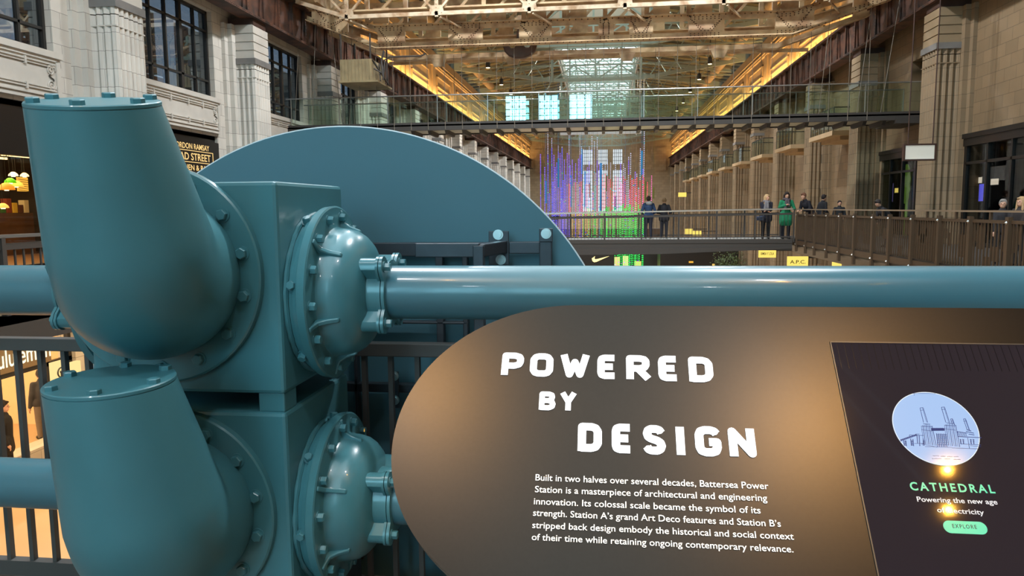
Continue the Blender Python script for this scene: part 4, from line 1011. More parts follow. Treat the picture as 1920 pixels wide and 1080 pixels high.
for i, (zx, zy) in enumerate(tops):
    px, py = 980+zx/5.686, 230+zy/5.686
    Yd = 60.3+rl.random()*3 if 980 < zx < 1300 else 65.5+rl.random()*11; Yd += 0.9 if 69.3 < Yd < 70.6 else 0; Yd += 0.6 if 69.3 < Yd < 70.6 else 0; p = at(px, py, Y=Yd); bot = 0.9 if zx > 1320 else -3.6-0.5*rl.random() if zx > 330 else rl.uniform(-2, 1.5)
    mb = MB(); mb.mi = WIRE; mb.box(p.x-0.006, p.x+0.006, Yd-0.006, Yd+0.006, bot, roof_z(p.x))
    z = p.z; sp_ = 0.15; plan = [(p.z+(py-e)*Yd/F, c) for e, c in led_plan(px)]      # rows turned into heights on this strand
    while z > bot:
        mb.mi = next((c for e, c in plan if z > e), plan[-1][1])
        if rl.random() < 0.04: mb.mi = rl.choice((0, 6, 2))
        mb.octa((p.x, Yd, z), 0.042); z -= sp_
    o = mb.build('light_strand', LED+[CABLE], smooth=0)
    key = 'tall' if zy < 215 else 'blue' if px < 1076 else 'pink' if px < 1120 else 'green'
    tag(o, SG[key][0], 'light', SG[key][1])
RODB = mat('blue_rod', rgb(24, 110, 160), 0.3, emit=rgb(20, 110, 170), es=0.3); RODG = mat('olive_rod', rgb(92, 104, 40), 0.4)
for zx, z0, z1, m_ in ((380, 380, 690, RODB), (248, 620, 860, RODB), (513, 560, 900, RODB), (665, 520, 900, RODB), (835, 430, 940, RODB), (1090, 620, 900, RODB), (988, 780, 930, RODB), (630, 280, 550, RODB), (1272, 300, 560, RODB),
                       (212, 560, 720, RODG), (430, 520, 820, RODG), (590, 90, 140, RODG), (895, 560, 960, RODG), (712, 640, 800, RODG), (1146, 560, 800, RODG), (1310, 625, 830, RODG), (1396, 690, 810, RODG)):
    Yd = 71+rl.random()*5; p = at(980+zx/5.686, 230+z0/5.686, Y=Yd); q = at(980+zx/5.686, 230+z1/5.686, Y=Yd)
    mb = MB(); mb.cyl((p.x, Yd, q.z), (p.x, Yd, p.z), 0.07, n=8); mb.cyl((p.x, Yd, p.z), (p.x, Yd, roof_z(p.x)), 0.008, n=4)
    o = mb.build('light_rod', m_)
    if m_ is RODB: tag(o, 'solid blue rod hanging between the light strands', 'light rod', 'blue rods')
    else: tag(o, 'solid olive green rod hanging between the light strands', 'light rod', 'olive rods')
rig = thing('rigging_beam', (-0.3, 70, 8.0), 'long white horizontal beam above the light strands', 'beam')
MB().box(-4.0, 3.45, 69.8, 70.2, 7.98, 8.28).build('beam_box', mat('rig_white', rgb(226, 230, 236), 0.5), rig, smooth=0)
mb = MB()
for k in range(9): x = -3.8+0.9*k; mb.bar((x, 70, 8.28), (x+0.45, 70, 8.75), 0.05); mb.bar((x+0.45, 70, 8.75), (x+0.9, 70, 8.28), 0.05)
mb.bar((-3.8, 70, 8.75), (3.4, 70, 8.75), 0.06)
for x in (-3.0, 2.4): mb.bar((x, 70, 8.7), (x, 70, 10.9), 0.03)
mb.build('beam_lattice', GREENSTEEL, rig, smooth=0)

# ------------------------------------------------------------------ people
def remesh(mb, name, m, vox, parent, it=4):
    me = mb.mesh(name, m, 0); o = bpy.data.objects.new(name, me); COL.objects.link(o)
    r = o.modifiers.new('r', 'REMESH'); r.mode = 'VOXEL'; r.voxel_size = vox; r.use_smooth_shade = True
    s = o.modifiers.new('s', 'SMOOTH'); s.iterations = it; s.factor = 0.5
    dg = bpy.context.evaluated_depsgraph_get(); dg.update()
    n = bpy.data.meshes.new_from_object(o.evaluated_get(dg)); n.materials.clear(); n.materials.append(m)
    n.polygons.foreach_set('use_smooth', [True]*len(n.polygons)); bpy.data.objects.remove(o); n.name = name
    return put(name, n, parent)
SKIN = mat('skin', rgb(206, 158, 132), 0.55); HAIRS = {}
def cap(mb, a, b, r0, r1):
    mb.cyl(a, b, r0, r1, n=12); mb.ball(a, r0, 12); mb.ball(b, r1, 12)
def person(label, pos, face, H, top, legs, hair, hairstyle='short', hands=None, lean=0.0, coat=0.0, scarf=None, hood=None, bag=None, skin=None, head=0.0, nod=0.0, shoes=(24, 22, 22), group=None):
    """face = heading in degrees (0 looks down the hall, +90 to the left); hands: two points (right, forward, up) in metres"""
    k = H/1.72; pos = V(pos); fa = R_(face); f = V((-math.sin(fa), math.cos(fa), 0)); rr = V((math.cos(fa), math.sin(fa), 0))
    def P(a, b, c): return pos+rr*(a*k)+f*(b*k)+V((0, 0, c*k))
    root = thing('person', pos, label, 'person', group)
    skin = skin or SKIN; lx = lean
    hip = [P(s*0.095, -lx*0.3, 0.90) for s in (-1, 1)]; knee = [P(s*0.10, 0.03-lx*0.1, 0.49) for s in (-1, 1)]; ank = [P(s*0.105, -0.02, 0.08) for s in (-1, 1)]
    pel = P(0, -lx*0.3, 0.95); chest = P(0, lx*0.6, 1.28); neck = P(0, lx*0.95, 1.45)
    hd = R_(face+head); hf = V((-math.sin(hd), math.cos(hd), 0)); hr = V((math.cos(hd), math.sin(hd), 0)); hu = (V((0, 0, 1))+hf*nod).normalized(); hf2 = (hf-V((0, 0, 1))*nod).normalized()
    hc_ = P(0, lx*1.15, 1.585)+hf*0.02*k
    def Hd(a, b, c): return hc_+hr*(a*k)+hf2*(b*k)+hu*(c*k)
    sh = [P(s*0.175, lx*0.85, 1.385) for s in (-1, 1)]
    if hands is None: hands = [(-0.24, 0.06, 0.80), (0.24, 0.06, 0.80)]
    hn = [P(*h) for h in hands]; el = []
    for i, s in enumerate((-1, 1)):
        mid = (sh[i]+hn[i])/2; L = (hn[i]-sh[i]).length; bend = math.sqrt(max(0.0, (0.285*k)**2-(L/2)**2)) if L < 0.57*k else 0
        el.append(mid+(rr*s*0.5-f*0.55-V((0, 0, 0.65))).normalized()*bend)
    # one continuous body
    mb = MB()
    cap(mb, pel, chest, 0.125*k, 0.14*k); cap(mb, chest, neck, 0.10*k, 0.05*k); cap(mb, neck, Hd(0, -0.02, -0.06), 0.052*k, 0.055*k)
    mb.ball(Hd(0, 0, 0), 0.094*k, 16, (0.86, 1.0, 1.22)); mb.ball(Hd(0, 0.028, -0.065), 0.062*k, 12)
    mb.cyl(Hd(0, 0.085, 0.012), Hd(0, 0.112, -0.022), 0.009*k, 0.015*k, n=8); mb.ball(Hd(0, 0.104, -0.024), 0.014*k, 8); mb.ball(Hd(0, 0.088, -0.062), 0.015*k, 8, (1.5, 1, 0.6))
    for s in (-1, 1): mb.ball(Hd(s*0.084, -0.005, -0.01), 0.02*k, 8, (0.6, 1, 1.5))
    for i, s in enumerate((-1, 1)):
        cap(mb, chest, sh[i]-V((0, 0, 0.03*k)), 0.085*k, 0.040*k); cap(mb, sh[i]-V((0, 0, 0.03*k)), el[i], 0.042*k, 0.036*k); cap(mb, el[i], hn[i], 0.040*k, 0.026*k)
        cap(mb, hip[i], knee[i], 0.085*k, 0.055*k); cap(mb, knee[i], ank[i], 0.056*k, 0.036*k); cap(mb, ank[i], P(s*0.11, 0.12, 0.035), 0.036*k, 0.034*k)
        cap(mb, pel, hip[i], 0.11*k, 0.09*k)
        d = (hn[i]-el[i]).normalized(); sd = d.cross(V((0, 0, 1))); sd = sd.normalized() if sd.length > 0.1 else rr; dn = sd.cross(d)
        pa = hn[i]+d*0.05*k; cap(mb, hn[i], pa, 0.026*k, 0.034*k)
        for q in range(4):
            b0 = pa+sd*((q-1.5)*0.0185*k)+d*0.02*k; l_ = (0.034, 0.04, 0.038, 0.028)[q]*k; b1 = b0+d*l_-dn*0.006*k; b2 = b1+(d*0.7-dn*0.7).normalized()*l_*0.8
            cap(mb, b0, b1, 0.0095*k, 0.009*k); cap(mb, b1, b2, 0.009*k, 0.008*k)
        cap(mb, hn[i]+d*0.015*k-sd*s*0.02*k, hn[i]+d*0.055*k-sd*s*0.055*k-dn*0.01*k, 0.011*k, 0.009*k)
    remesh(mb, 'body', skin, 0.011, root, 3)
    ey = MB()
    for s in (-1, 1): ey.ball(Hd(s*0.033, 0.083, 0.008), 0.010*k, 8)
    ey.build('eyes', mat('eye_dark', rgb(40, 30, 28), 0.3), root)
    # clothes
    def cm(c): return mat('cloth_%d_%d_%d' % c, rgb(*c), 0.85, noise=0.15, nscale=30)
    mb = MB()
    cap(mb, pel, chest, 0.148*k, 0.162*k); cap(mb, chest, P(0, lx*0.92, 1.425), 0.145*k, 0.085*k)
    for i in (0, 1): cap(mb, chest+V((0, 0, 0.03*k)), sh[i]-V((0, 0, 0.02*k)), 0.105*k, 0.066*k); cap(mb, sh[i]-V((0, 0, 0.015*k)), el[i], 0.066*k, 0.058*k); cap(mb, el[i], hn[i]+(el[i]-hn[i])*0.06, 0.060*k, 0.043*k)
    if coat:
        for i in (0, 1): cap(mb, hip[i], hip[i]+(knee[i]-hip[i])*coat, 0.135*k, 0.135*k)
        cap(mb, pel, P(0, -lx*0.25, 0.9-0.4*coat), 0.15*k, 0.14*k)
    else: cap(mb, hip[0], hip[1], 0.125*k, 0.125*k)
    remesh(mb, 'coat' if coat else 'jacket', cm(top), 0.016, root, 4)
    mb = MB(); cap(mb, hip[0], hip[1], 0.115*k, 0.115*k)
    for i in (0, 1): cap(mb, hip[i], knee[i], 0.102*k, 0.075*k); cap(mb, knee[i], ank[i], 0.075*k, 0.058*k)
    remesh(mb, 'trousers', cm(legs), 0.016, root, 3)
    for i, s in enumerate((-1, 1)):
        mb = MB(); cap(mb, ank[i]+V((0, 0, 0.0)), P(s*0.11, 0.13, 0.04), 0.048*k, 0.042*k); cap(mb, ank[i], P(s*0.105, -0.05, 0.04), 0.046*k, 0.04*k); o = remesh(mb, 'shoe', cm(shoes), 0.012, root, 2)
    mb = MB(); mb.ball(Hd(0, -0.018, 0.025), 0.104*k, 14, (0.90, 0.98, 1.14)); mb.ball(Hd(0, 0.045, 0.085), 0.055*k, 10, (1.3, 0.8, 0.5))
    for s in (-1, 1): mb.ball(Hd(s*0.062, -0.01, 0.02), 0.045*k, 10, (0.8, 1, 1.3))
    if hairstyle == 'long':
        for s in (-1, 0, 1): cap(mb, Hd(s*0.06, -0.045, 0.0), Hd(s*0.085, -0.05 if s == 0 else 0.0, -0.27), 0.055*k, 0.042*k)
        for s in (-1, 1): cap(mb, Hd(s*0.078, 0.02, 0.03), Hd(s*0.085, 0.03, -0.24), 0.028*k, 0.035*k)
    cut = remesh(mb, 'hair', cm(hair), 0.011, root, 2)
    if scarf:
        mb = MB(); pts = [P(0.10*math.cos(a), lx*0.95+0.01+0.10*math.sin(a), 1.435+0.02*math.sin(a*2)) for a in [2*math.pi*q/12 for q in range(13)]]; mb.tube(pts, 0.055*k, 8)
        cap(mb, P(0.03, lx+0.14, 1.40), P(0.06, lx*0.7+0.175, 1.12), 0.05*k, 0.055*k); cap(mb, P(-0.04, lx+0.14, 1.40), P(-0.05, lx*0.7+0.17, 1.2), 0.045*k, 0.05*k); remesh(mb, 'scarf', cm(scarf), 0.014, root, 3)
    if hood:
        mb = MB(); mb.ball(P(0, lx-0.10, 1.42), 0.12*k, 12, (1.15, 0.7, 0.75)); pts = [P(0.13*math.cos(a), lx*0.95+0.12*math.sin(a), 1.44-0.02*math.sin(a)) for a in [2*math.pi*q/12 for q in range(13)]]; mb.tube(pts, 0.035*k, 8); remesh(mb, 'hood', cm(hood), 0.014, root, 3)
    if bag:
        b0 = P(*bag[0]); mb = MB(); mb.prism([(-0.13, 0), (0.13, 0), (0.14, 0.16), (-0.14, 0.16)], b0, rr*k, V((0, 0, k)), f*0.09*k); mb.build('bag', cm(bag[1]), root, smooth=0, bevel=0.01)
        mb = MB(); mb.tube([b0+V((0, 0, 0.15))-rr*0.1*k, P(-0.14, 0.12, 1.2), P(0.0, 0.15, 1.38)], 0.01, 6); mb.build('bag_strap', cm(bag[1]), root)
    return root
LYR = LY0
person('person in navy jacket with grey hood standing with their back turned on the lower bridge', (1.80, 30.2, 0), 8, 1.70, (34, 58, 92), (26, 28, 44), (66, 52, 44), hands=[(-0.20, 0.16, 0.98), (0.20, 0.16, 0.98)], hood=(150, 150, 150))
person('person in black coat with fair hair standing with their back turned on the lower bridge', (2.42, 30.25, 0), -14, 1.62, (22, 22, 30), (24, 24, 34), (150, 118, 84), hands=[(-0.18, 0.22, 1.05), (0.18, 0.22, 1.05)], coat=0.2)
person('person with long blonde hair, patterned scarf and dark coat leaning on bridge rail', (6.12, 29.10, 0), 172, 1.70, (30, 32, 46), (20, 20, 24), (190, 158, 116), 'long', hands=[(0.02, 0.30, 1.08), (-0.05, 0.30, 1.06)], lean=0.05, coat=0.35, scarf=(120, 118, 122), bag=((0.22, 0.12, 0.72), (70, 82, 108)), head=38)
person('person in a bright green coat with long dark hair at the bridge rail', (6.86, 29.15, 0), 178, 1.78, (22, 124, 84), (22, 22, 34), (40, 28, 24), 'long', hands=[(-0.20, 0.26, 1.03), (0.04, 0.24, 1.24)], lean=0.03, coat=0.75, scarf=(78, 72, 78), nod=0.25)
person('person with short brown hair in a black jacket leaning forward on the balcony rail', (7.75, 29.3, 0), 120, 1.74, (26, 26, 36), (24, 24, 32), (104, 66, 46), hands=[(-0.10, 0.42, 1.06), (0.12, 0.42, 1.06)], lean=0.26, nod=0.2)
person('person with tied dark hair in black coat seen from the side at the rail', (8.25, 29.6, 0), -70, 1.68, (24, 24, 30), (22, 22, 28), (32, 24, 24), hands=[(-0.16, 0.2, 1.0), (0.16, 0.2, 1.0)], lean=0.08, coat=0.3)
person('child with short dark hair and dark jacket behind the balcony rail', (8.78, 29.15, 0), 175, 1.44, (30, 32, 36), (30, 30, 36), (30, 24, 24), hands=[(-0.16, 0.18, 0.95), (0.16, 0.18, 0.95)])
person('person with dark hair bending down behind the middle of the bronze balustrade', (8.35, 23.1, 0), 100, 1.42, (26, 26, 30), (26, 26, 30), (36, 28, 26), hands=[(-0.1, 0.45, 0.9), (0.12, 0.45, 0.9)], lean=0.34, nod=0.5)
person('person with grey hair in dark clothes behind the balustrade at the right', (8.25, 16.6, 0), 150, 1.36, (40, 38, 42), (36, 34, 38), (150, 142, 136), hands=[(-0.16, 0.2, 0.85), (0.16, 0.2, 0.85)])
person('person with fair hair in a dark top, last behind the balustrade at the right', (8.22, 15.85, 0), 110, 1.40, (44, 36, 36), (30, 28, 30), (186, 152, 112), 'long', hands=[(-0.16, 0.2, 0.85), (0.16, 0.2, 0.85)])
person('person in black walking on the lower floor behind the guard rail pickets', (at(3, 750, Z=-2.48).x, at(3, 750, Z=-2.48).y, LOW), -60, 1.72, (30, 26, 26), (24, 22, 24), (40, 30, 26), hands=[(-0.24, 0.06, 0.8), (0.24, 0.1, 0.85)], coat=0.5)
person('person carrying bags inside the golden lower shop', (at(80, 760, X=-13.4).x, at(80, 760, X=-13.4).y, LOW), 60, 1.72, (44, 36, 36), (120, 104, 92), (36, 28, 26), hands=[(-0.26, 0.05, 0.8), (0.26, 0.05, 0.8)], bag=((0.26, 0.0, 0.55), (40, 34, 34)))

# ------------------------------------------------------------------ shops
GOLDW = mat('golden_shop_wall', rgb(206, 170, 112), 0.7, noise=0.2, nscale=1.5); SHOPD = mat('shop_dark_wall', rgb(70, 52, 36), 0.7, noise=0.3, nscale=2)
# upper left shop: dark front with an open golden room
a0, b0 = 11.2, 15.75
mb = MB(); mb.box(-19, -12.8, 8, 22, 3.45, 3.6); mb.box(-19.1, -19, 8, 22, 0, 3.6); mb.box(-19, -12.8, 21.9, 22, 0, 3.6); mb.box(-19, -12.8, 8, 8.1, 0, 3.6); room(mb.build('wall_shop', SHOPD, smooth=0))
room(MB().box(-19, WL, 8, 22, -0.08, 0.0).build('floor_shop', mat('shop_wood', rgb(120, 86, 56), 0.5), smooth=0))
def shopfront(nm, x, s, y0, y1, z0, z1, zt, parts=3, transom=True, glassm=GLASS_DARK):
    """black metal shopfront: fascia, mullions, glass; s = +1 when the hall lies on the -X side"""
    r = root_struct(nm, (x, (y0+y1)/2, z0)); X0, X1 = sorted((x, x+0.12*s))
    mb = MB(); mb.box(X0-0.04, X1, y0-0.1, y1+0.1, zt, z1); mb.box(X0-0.08, X1, y0-0.12, y1+0.12, z1-0.12, z1+0.02); mb.box(X0, X1, y0-0.1, y0+0.06, z0, zt); mb.box(X0, X1, y1-0.06, y1+0.1, z0, zt)
    for k in range(1, parts): yy = y0+(y1-y0)*k/parts; mb.box(X0, X1, yy-0.04, yy+0.04, z0, zt)
    mb.box(X0, X1, y0, y1, z0, z0+0.12); 
    if transom: mb.box(X0, X1, y0, y1, zt-0.55, zt-0.47)
    mb.build('door_frame', NEARBLACK, r, smooth=0)
    xm = (X0+X1)/2; MB().box(xm-0.01, xm+0.01, y0, y1, z0+0.1, zt).build('door_glass', glassm, r, smooth=0)
    return r
shopfront('door_1', WL-0.1, -1, a0, b0, 0.0, 3.62, 2.46, 1, False, glass('open_shop_glass', (0.97, 0.97, 0.95, 1), 0.02))
shopfront('door_2', WL-0.1, -1, 18.25, 22.85, 0.0, 3.62, 3.3, 3)
mb = MB(); mb.box(-13.0, -12.9, 18, 23.2, 0, 3.6); room(mb.build('wall_shop_lining', SHOPD, smooth=0))
for k in range(1, 14):
    a, b = 16.7+7.05*k+1.55, 16.7+7.05*(k+1)-0.95
    room(MB().box(WL-0.6, WL-0.5, a-0.1, b+0.1, 0.0, 3.5).build('wall_shop_lining', NEARBLACK, smooth=0))
    if k > 6: room(MB().box(WL-0.6, WL-0.5, a-0.1, b+0.1, 4.3, 7.6).build('wall_upper_lining', NEARBLACK, smooth=0))
room(MB().box(WL-0.6, WL-0.5, 4.0, 8.8, -0.2, 3.7).build('wall_shop_lining', NEARBLACK, smooth=0))
for x0, y0, x1, y1, nm, lb_, X_ in ((2, 288, 56, 291.5, 'strip_light', 'long thin strip light just under the golden shop ceiling', -15.5), (1, 294.5, 14, 297, 'strip_light', 'short thin strip light lower and left of the long one in the shop', -15)):
    p, q = at(x0, y0, X=X_), at(x1, y1, X=X_); mb = MB(); mb.box(X_-0.05, X_, p.y, q.y, p.z-0.05, p.z); mb.mi = 1; mb.box(X_-0.03, X_-0.02, p.y+0.2, p.y+0.22, p.z, 3.44); mb.box(X_-0.03, X_-0.02, q.y-0.2, q.y-0.18, p.z, 3.44)
    tag(mb.build(nm, [glow('strip_warm', rgb(255, 220, 150), 2.6), BLACK], smooth=0), lb_, 'light')
def pendant(x, y, X_, r, colr, es, label):
    p = at(x, y, X=X_); t = thing('pendant_lamp', p, label, 'lamp')
    MB().lathe([(0, r), (0.02, r), (r*0.5, r*0.85), (r*0.85, r*0.45), (r*0.95, 0.03)], p, (0, 0, 1), 20).build('lamp_shade', mat('shade_%d_%d' % (int(x), int(y)), rgb(*colr), 0.5, emit=rgb(*colr), es=es), t)
    MB().ball(p+V((0, 0, 0.02)), 0.06, 8).build('bulb', glow('bulb_warm', rgb(255, 226, 170), 3), t); MB().cyl(p+V((0, 0, r*0.9)), (p.x, p.y, 3.45), 0.005, n=6).build('cord', BLACK, t)
pendant(19.5, 343, -14.4, 0.13, (90, 200, 6), 0.7, 'bright green dome pendant lamp in the golden shop'); pendant(12.5, 356, -14.2, 0.18, (255, 160, 50), 0.7, 'wide amber dome pendant lamp below the green one in the golden shop')
pendant(31, 350, -15.6, 0.17, (255, 180, 80), 0.8, 'round pale amber pendant lamp beside the striped panel'); pendant(6, 390, -14.0, 0.12, (255, 190, 90), 1.2, 'small amber lamp low at the left of the golden shop'); pendant(46, 331, -16, 0.11, (255, 226, 170), 1.5, 'small bright lamp above the striped panel'); pendant(25, 330, -15, 0.11, (255, 236, 190), 1.5, 'small white lamp left of the one above the striped panel')
p, q = at(33, 332, X=-16.5), at(54, 359, X=-16.5)
pz = thing('striped_panel', (-16.5, (p.y+q.y)/2, q.z), 'glowing yellow panel with dark diagonal stripes in the golden shop', 'panel')
MB().box(-16.55, -16.5, p.y, q.y, q.z, p.z).build('panel_board', glow('panel_gold', rgb(255, 186, 70), 1.1), pz, smooth=0)
mb = MB()
for k in range(6): mb.bar((-16.49, p.y, q.z+(p.z-q.z)*(k+0.6)/6.5), (-16.49, q.y, q.z+(p.z-q.z)*(k+0.1)/6.5), 0.03, 0.01)
mb.build('stripe_pattern', SHOPD, pz, smooth=0); mb = MB(); mb.bar((-16.5, p.y+0.2, p.z), (-16.5, p.y+0.2, 3.45), 0.02); mb.bar((-16.5, q.y-0.2, p.z), (-16.5, q.y-0.2, 3.45), 0.02); mb.build('hanger', BLACK, pz, smooth=0)
mb = MB(); p = at(-5, 368, X=-17.2); q = at(62, 399, X=-17.2); mb.box(-17.6, -17.2, p.y, q.y, 0, q.z); mb.box(-18.2, -17.6, p.y, q.y-0.9, 0, q.z-0.05); CTY0 = q.y-1.65; CTZ = q.z; mb.build('x', mat('counter_wood', rgb(92, 62, 40), 0.6, noise=0.3, nscale=2), smooth=0)
o = bpy.data.objects['x']; o.name = 'shop_counter'; tag(o, 'brown back counter and wall unit inside the golden shop', 'counter')
goods = [((196, 40, 24), 'red'), ((226, 150, 30), 'orange'), ((60, 100, 40), 'green'), ((140, 60, 36), 'rust brown'), ((230, 190, 60), 'yellow'), ((96, 50, 30), 'dark brown'), ((236, 220, 180), 'cream')]
for i, ((c, nm_), (x, y)) in enumerate(zip(goods, ((44, 401), (61, 404), (54, 402), (26, 404), (50, 383), (14, 406), (36, 395)))):
    yc_ = CTY0+0.16+0.22*i; h_ = (0.22, 0.34, 0.28, 0.42, 0.3, 0.24, 0.38)[i]
    tag(MB().box(-17.45, -17.25, yc_-0.09, yc_+0.09, CTZ+0.002, CTZ+h_).build('display_box', mat('box_%d' % i, rgb(*c), 0.6), smooth=0, bevel=0.01), nm_+' boxy display item on the counter of the golden shop', 'box')
area('shop_lamp', (-15.5, 16.5, 3.3), (0, 0, -1), 3, 5, SHOP_W*2.2, (1.0, 0.66, 0.28))
# dark sign of the second left shop
sg = thing('restaurant_sign', (WL+0.02, 21.2, 2.4), 'black restaurant sign with golden lettering and a framed middle line on the left', 'sign')
MB().box(WL+0.0, WL+0.05, 18.6, 22.75, 2.35, 3.40).build('sign_board', NEARBLACK, sg, smooth=0)
GOLDL = glow('gold_lettering', rgb(255, 214, 140), 1.1)
def wall_text(s, y0, y1, z, h, x, m_, parent, nm='lettering'): return text_mesh(nm, s, (x, y0, z), (0, 1, 0), (0, 0, 1), y1-y0, h, m_, parent, bold=0.012)
xs_ = WL+0.055
wall_text('GORDON RAMSAY', 20.15, 22.15, 3.10, 0.17, xs_, GOLDL, sg); wall_text('BREAD STREET', 19.95, 22.2, 2.77, 0.22, xs_, GOLDL, sg); wall_text('KITCHEN & BAR', 20.1, 22.1, 2.47, 0.17, xs_, GOLDL, sg)
mb = MB()
for y0, y1, z0, z1 in ((19.8, 22.36, 3.04, 3.06), (19.8, 22.36, 2.70, 2.72), (22.34, 22.36, 2.70, 3.06), (19.8, 19.82, 2.70, 3.06)): mb.box(WL+0.05, WL+0.06, y0, y1, z0, z1)
mb.build('sign_border', GOLDL, sg, smooth=0)
# lower left shop, brightly lit
mb = MB(); mb.box(-19, -18.9, 8, 18, LOW, -0.4); mb.box(-19, WL-0.5, 8, 18, -0.6, -0.5); mb.box(-19, WL-0.46, 17.0, 17.1, LOW, -0.4); room(mb.build('wall_lower_shop', mat('lower_shop_wall', rgb(232, 204, 160), 0.7), smooth=0))
lf = root_struct('door_3', (WL-0.1, 13.5, LOW)); mb = MB()
for y in (11.25, 12.35, 13.35, 13.62, 15.0, 15.7): mb.box(WL-0.2, WL-0.1, y-0.05, y+0.05, LOW, -0.75)
mb.box(WL-0.2, WL-0.1, 11.2, 15.75, -2.2, -2.1); mb.box(WL-0.2, WL-0.1, 11.2, 15.75, -0.9, -0.75)
for k in range(5): mb.box(WL-0.17, WL-0.13, 13.35, 13.62, -3.9+0.42*k, -3.87+0.42*k)
mb.build('door_frame', BLACK, lf, smooth=0); MB().box(WL-0.16, WL-0.14, 11.2, 15.75, LOW+0.05, -0.8).build('door_glass', glass('clear_shop_glass', (0.95, 0.95, 0.93, 1), 0.03), lf, smooth=0)
ls = thing('shop_sign', (WL-0.02, 13.9, -2.05), 'warm white shop lettering on a dark band behind the guard rail at lower left', 'sign')
MB().box(WL-0.08, WL-0.02, 11.3, 15.0, -2.08, -1.35).build('sign_board', mat('sign_taupe', rgb(120, 100, 74), 0.6), ls, smooth=0)
text_mesh('lettering', 'lululemon', (WL+0.0, 13.42, -1.95), (0, 1, 0), (0, 0, 1), 1.55, 0.40, glow('sign_warm_white', rgb(255, 240, 200), 1.6), ls, bold=0.01)
for i, (x0, x1, t_) in enumerate(((103, 130, 'round logo'), (136, 156, 'plain'))):
    p, q = at(x0, 681, X=-11.2), at(x1, 705, X=-11.2); w_ = thing('lit_poster', (-11.3, (p.y+q.y)/2, q.z), ('glowing yellow poster panel with a round emblem above the lower elbow cap', 'plain glowing yellow poster panel right of the one with the emblem')[i], 'poster')
    MB().box(-11.34, -11.24, p.y, q.y, q.z-0.4, p.z).build('poster_board', glow('poster_yellow', rgb(255, 224, 150), 1.1), w_, smooth=0)
    if i == 0:
        c_ = at(115, 698, X=-11.23); mb = MB(); mb.tube([c_+V((0, 0.1*math.cos(a), 0.1*math.sin(a))) for a in [2*math.pi*k/20 for k in range(21)]], 0.016, 6); mb.ball(c_+V((0, 0, 0.01)), 0.035, 8); mb.box(c_.x-0.01, c_.x+0.01, c_.y-0.012, c_.y+0.012, c_.z-0.1, c_.z); mb.build('emblem', BLACK, w_)
area('lower_shop_lamp', (-15.6, 13, -0.7), (0, 0, -1), 4, 5, SHOP_W*3.2, (1.0, 0.72, 0.38))
area('under_balcony_fill', (-9.8, 12, -0.45), (0, 0, -1), 2.5, 12, SHOP_W*3.4, (1.0, 0.72, 0.40))  # added light without a fixture, brightening the lower floor by the shop
# right shops
for nm, y0, y1, x in (('door_4', 19.2, 24.35, 10.95), ('door_5', 28.45, 31.95, 11.1), ('door_6', 12.5, 17.2, 10.95)):
    shopfront(nm, x, 1, y0, y1, 0.0, 3.35, 3.0, 4 if y1-y0 > 4 else 3)
    ye = {'door_4': 28.2, 'door_5': 38.0, 'door_6': 18.6}[nm]; mb = MB(); mb.box(WR+3.4, WR+3.5, y0-0.3, ye, -0.1, 3.5); mb.box(WR+0.45, WR+3.4, ye-0.1, ye, -0.1, 3.5); mb.box(WR+0.45, WR+3.4, y0-0.3, y0-0.2, -0.1, 3.5); room(mb.build('wall_shop_lining', NEARBLACK, smooth=0))
    room(MB().box(WR+0.46, WR+3.4, y0-0.2, ye-0.1, 3.36, 3.5).build('ceiling_shop', NEARBLACK, smooth=0)); room(MB().box(WR, WR+3.4, y0-0.2, ye-0.1, -0.12, 0.0).build('floor_shop', CEILW, smooth=0))
room(MB().box(WR+0.4, WR+0.5, 28.2, 29.6, 4.1, 6.7).build('door_7', NEARBLACK, smooth=0))
def face_panel(nm, x0, y0, x1, y1, X_, m_, label, cat):
    p, q = at(x0, y0, X=X_), at(x1, y1, X=X_); ya, yb = sorted((p.y, q.y)); t = thing(nm, (X_, (ya+yb)/2, q.z), label, cat)
    MB().box(X_+0.001, X_+0.06, ya-0.03, yb+0.03, q.z-0.03, p.z+0.03).build('case', BLACK, t, smooth=0); MB().box(X_-0.006, X_, ya, yb, q.z, p.z).build('lit_face', m_, t, smooth=0)
    MB().box(X_+0.02, X_+0.05, (ya+yb)/2-0.03, (ya+yb)/2+0.03, 0 if nm == 'display_screen' else p.z, q.z if nm == 'display_screen' else 3.35).build('stand', BLACK, t, smooth=0)
    return t
SCRB = mat('blue_screen', rgb(10, 10, 20), 0.3, emit=rgb(96, 96, 230), es=1.2, noise=0)
face_panel('display_screen', 1815, 334, 1843, 377, 11.95, SCRB, 'blue glowing display screen behind the right shop window', 'screen')
face_panel('display_screen', 1662, 345, 1674, 378, 11.75, mat('violet_screen', rgb(10, 10, 20), 0.3, emit=rgb(96, 84, 130), es=0.6), 'dim violet display screen inside the doorway by the hanging sign', 'screen')
SIGNY = glow('sign_yellow', rgb(255, 226, 110), 1.1); SIGNW = glow('sign_cream', rgb(255, 240, 210), 1.0)
face_panel('lit_sign', 1853, 336, 1872, 346, 11.8, SIGNW, 'small cream lit sign beside the blue screen', 'sign'); face_panel('lit_sign', 1829, 333, 1841, 343, 11.62, SIGNW, 'tiny pale lit sign over the top of the blue screen', 'sign')
face_panel('lit_sign', 1678, 353, 1684, 361, 11.6, SIGNY, 'small yellow lit sign inside the doorway by the hanging sign', 'sign')
gp = at(1698, 345, X=11.9); mb = MB(); mb.prism([(0.36*math.cos(2*math.pi*k/24)*(1+0.12*math.sin(3*k)), 0.78*math.sin(2*math.pi*k/24)) for k in range(24)], (11.9, gp.y, gp.z), (0, 1, 0), (0, 0, 1), (0.04, 0, 0)); mb.box(11.95, 11.98, gp.y-0.1, gp.y+0.1, 0, gp.z)
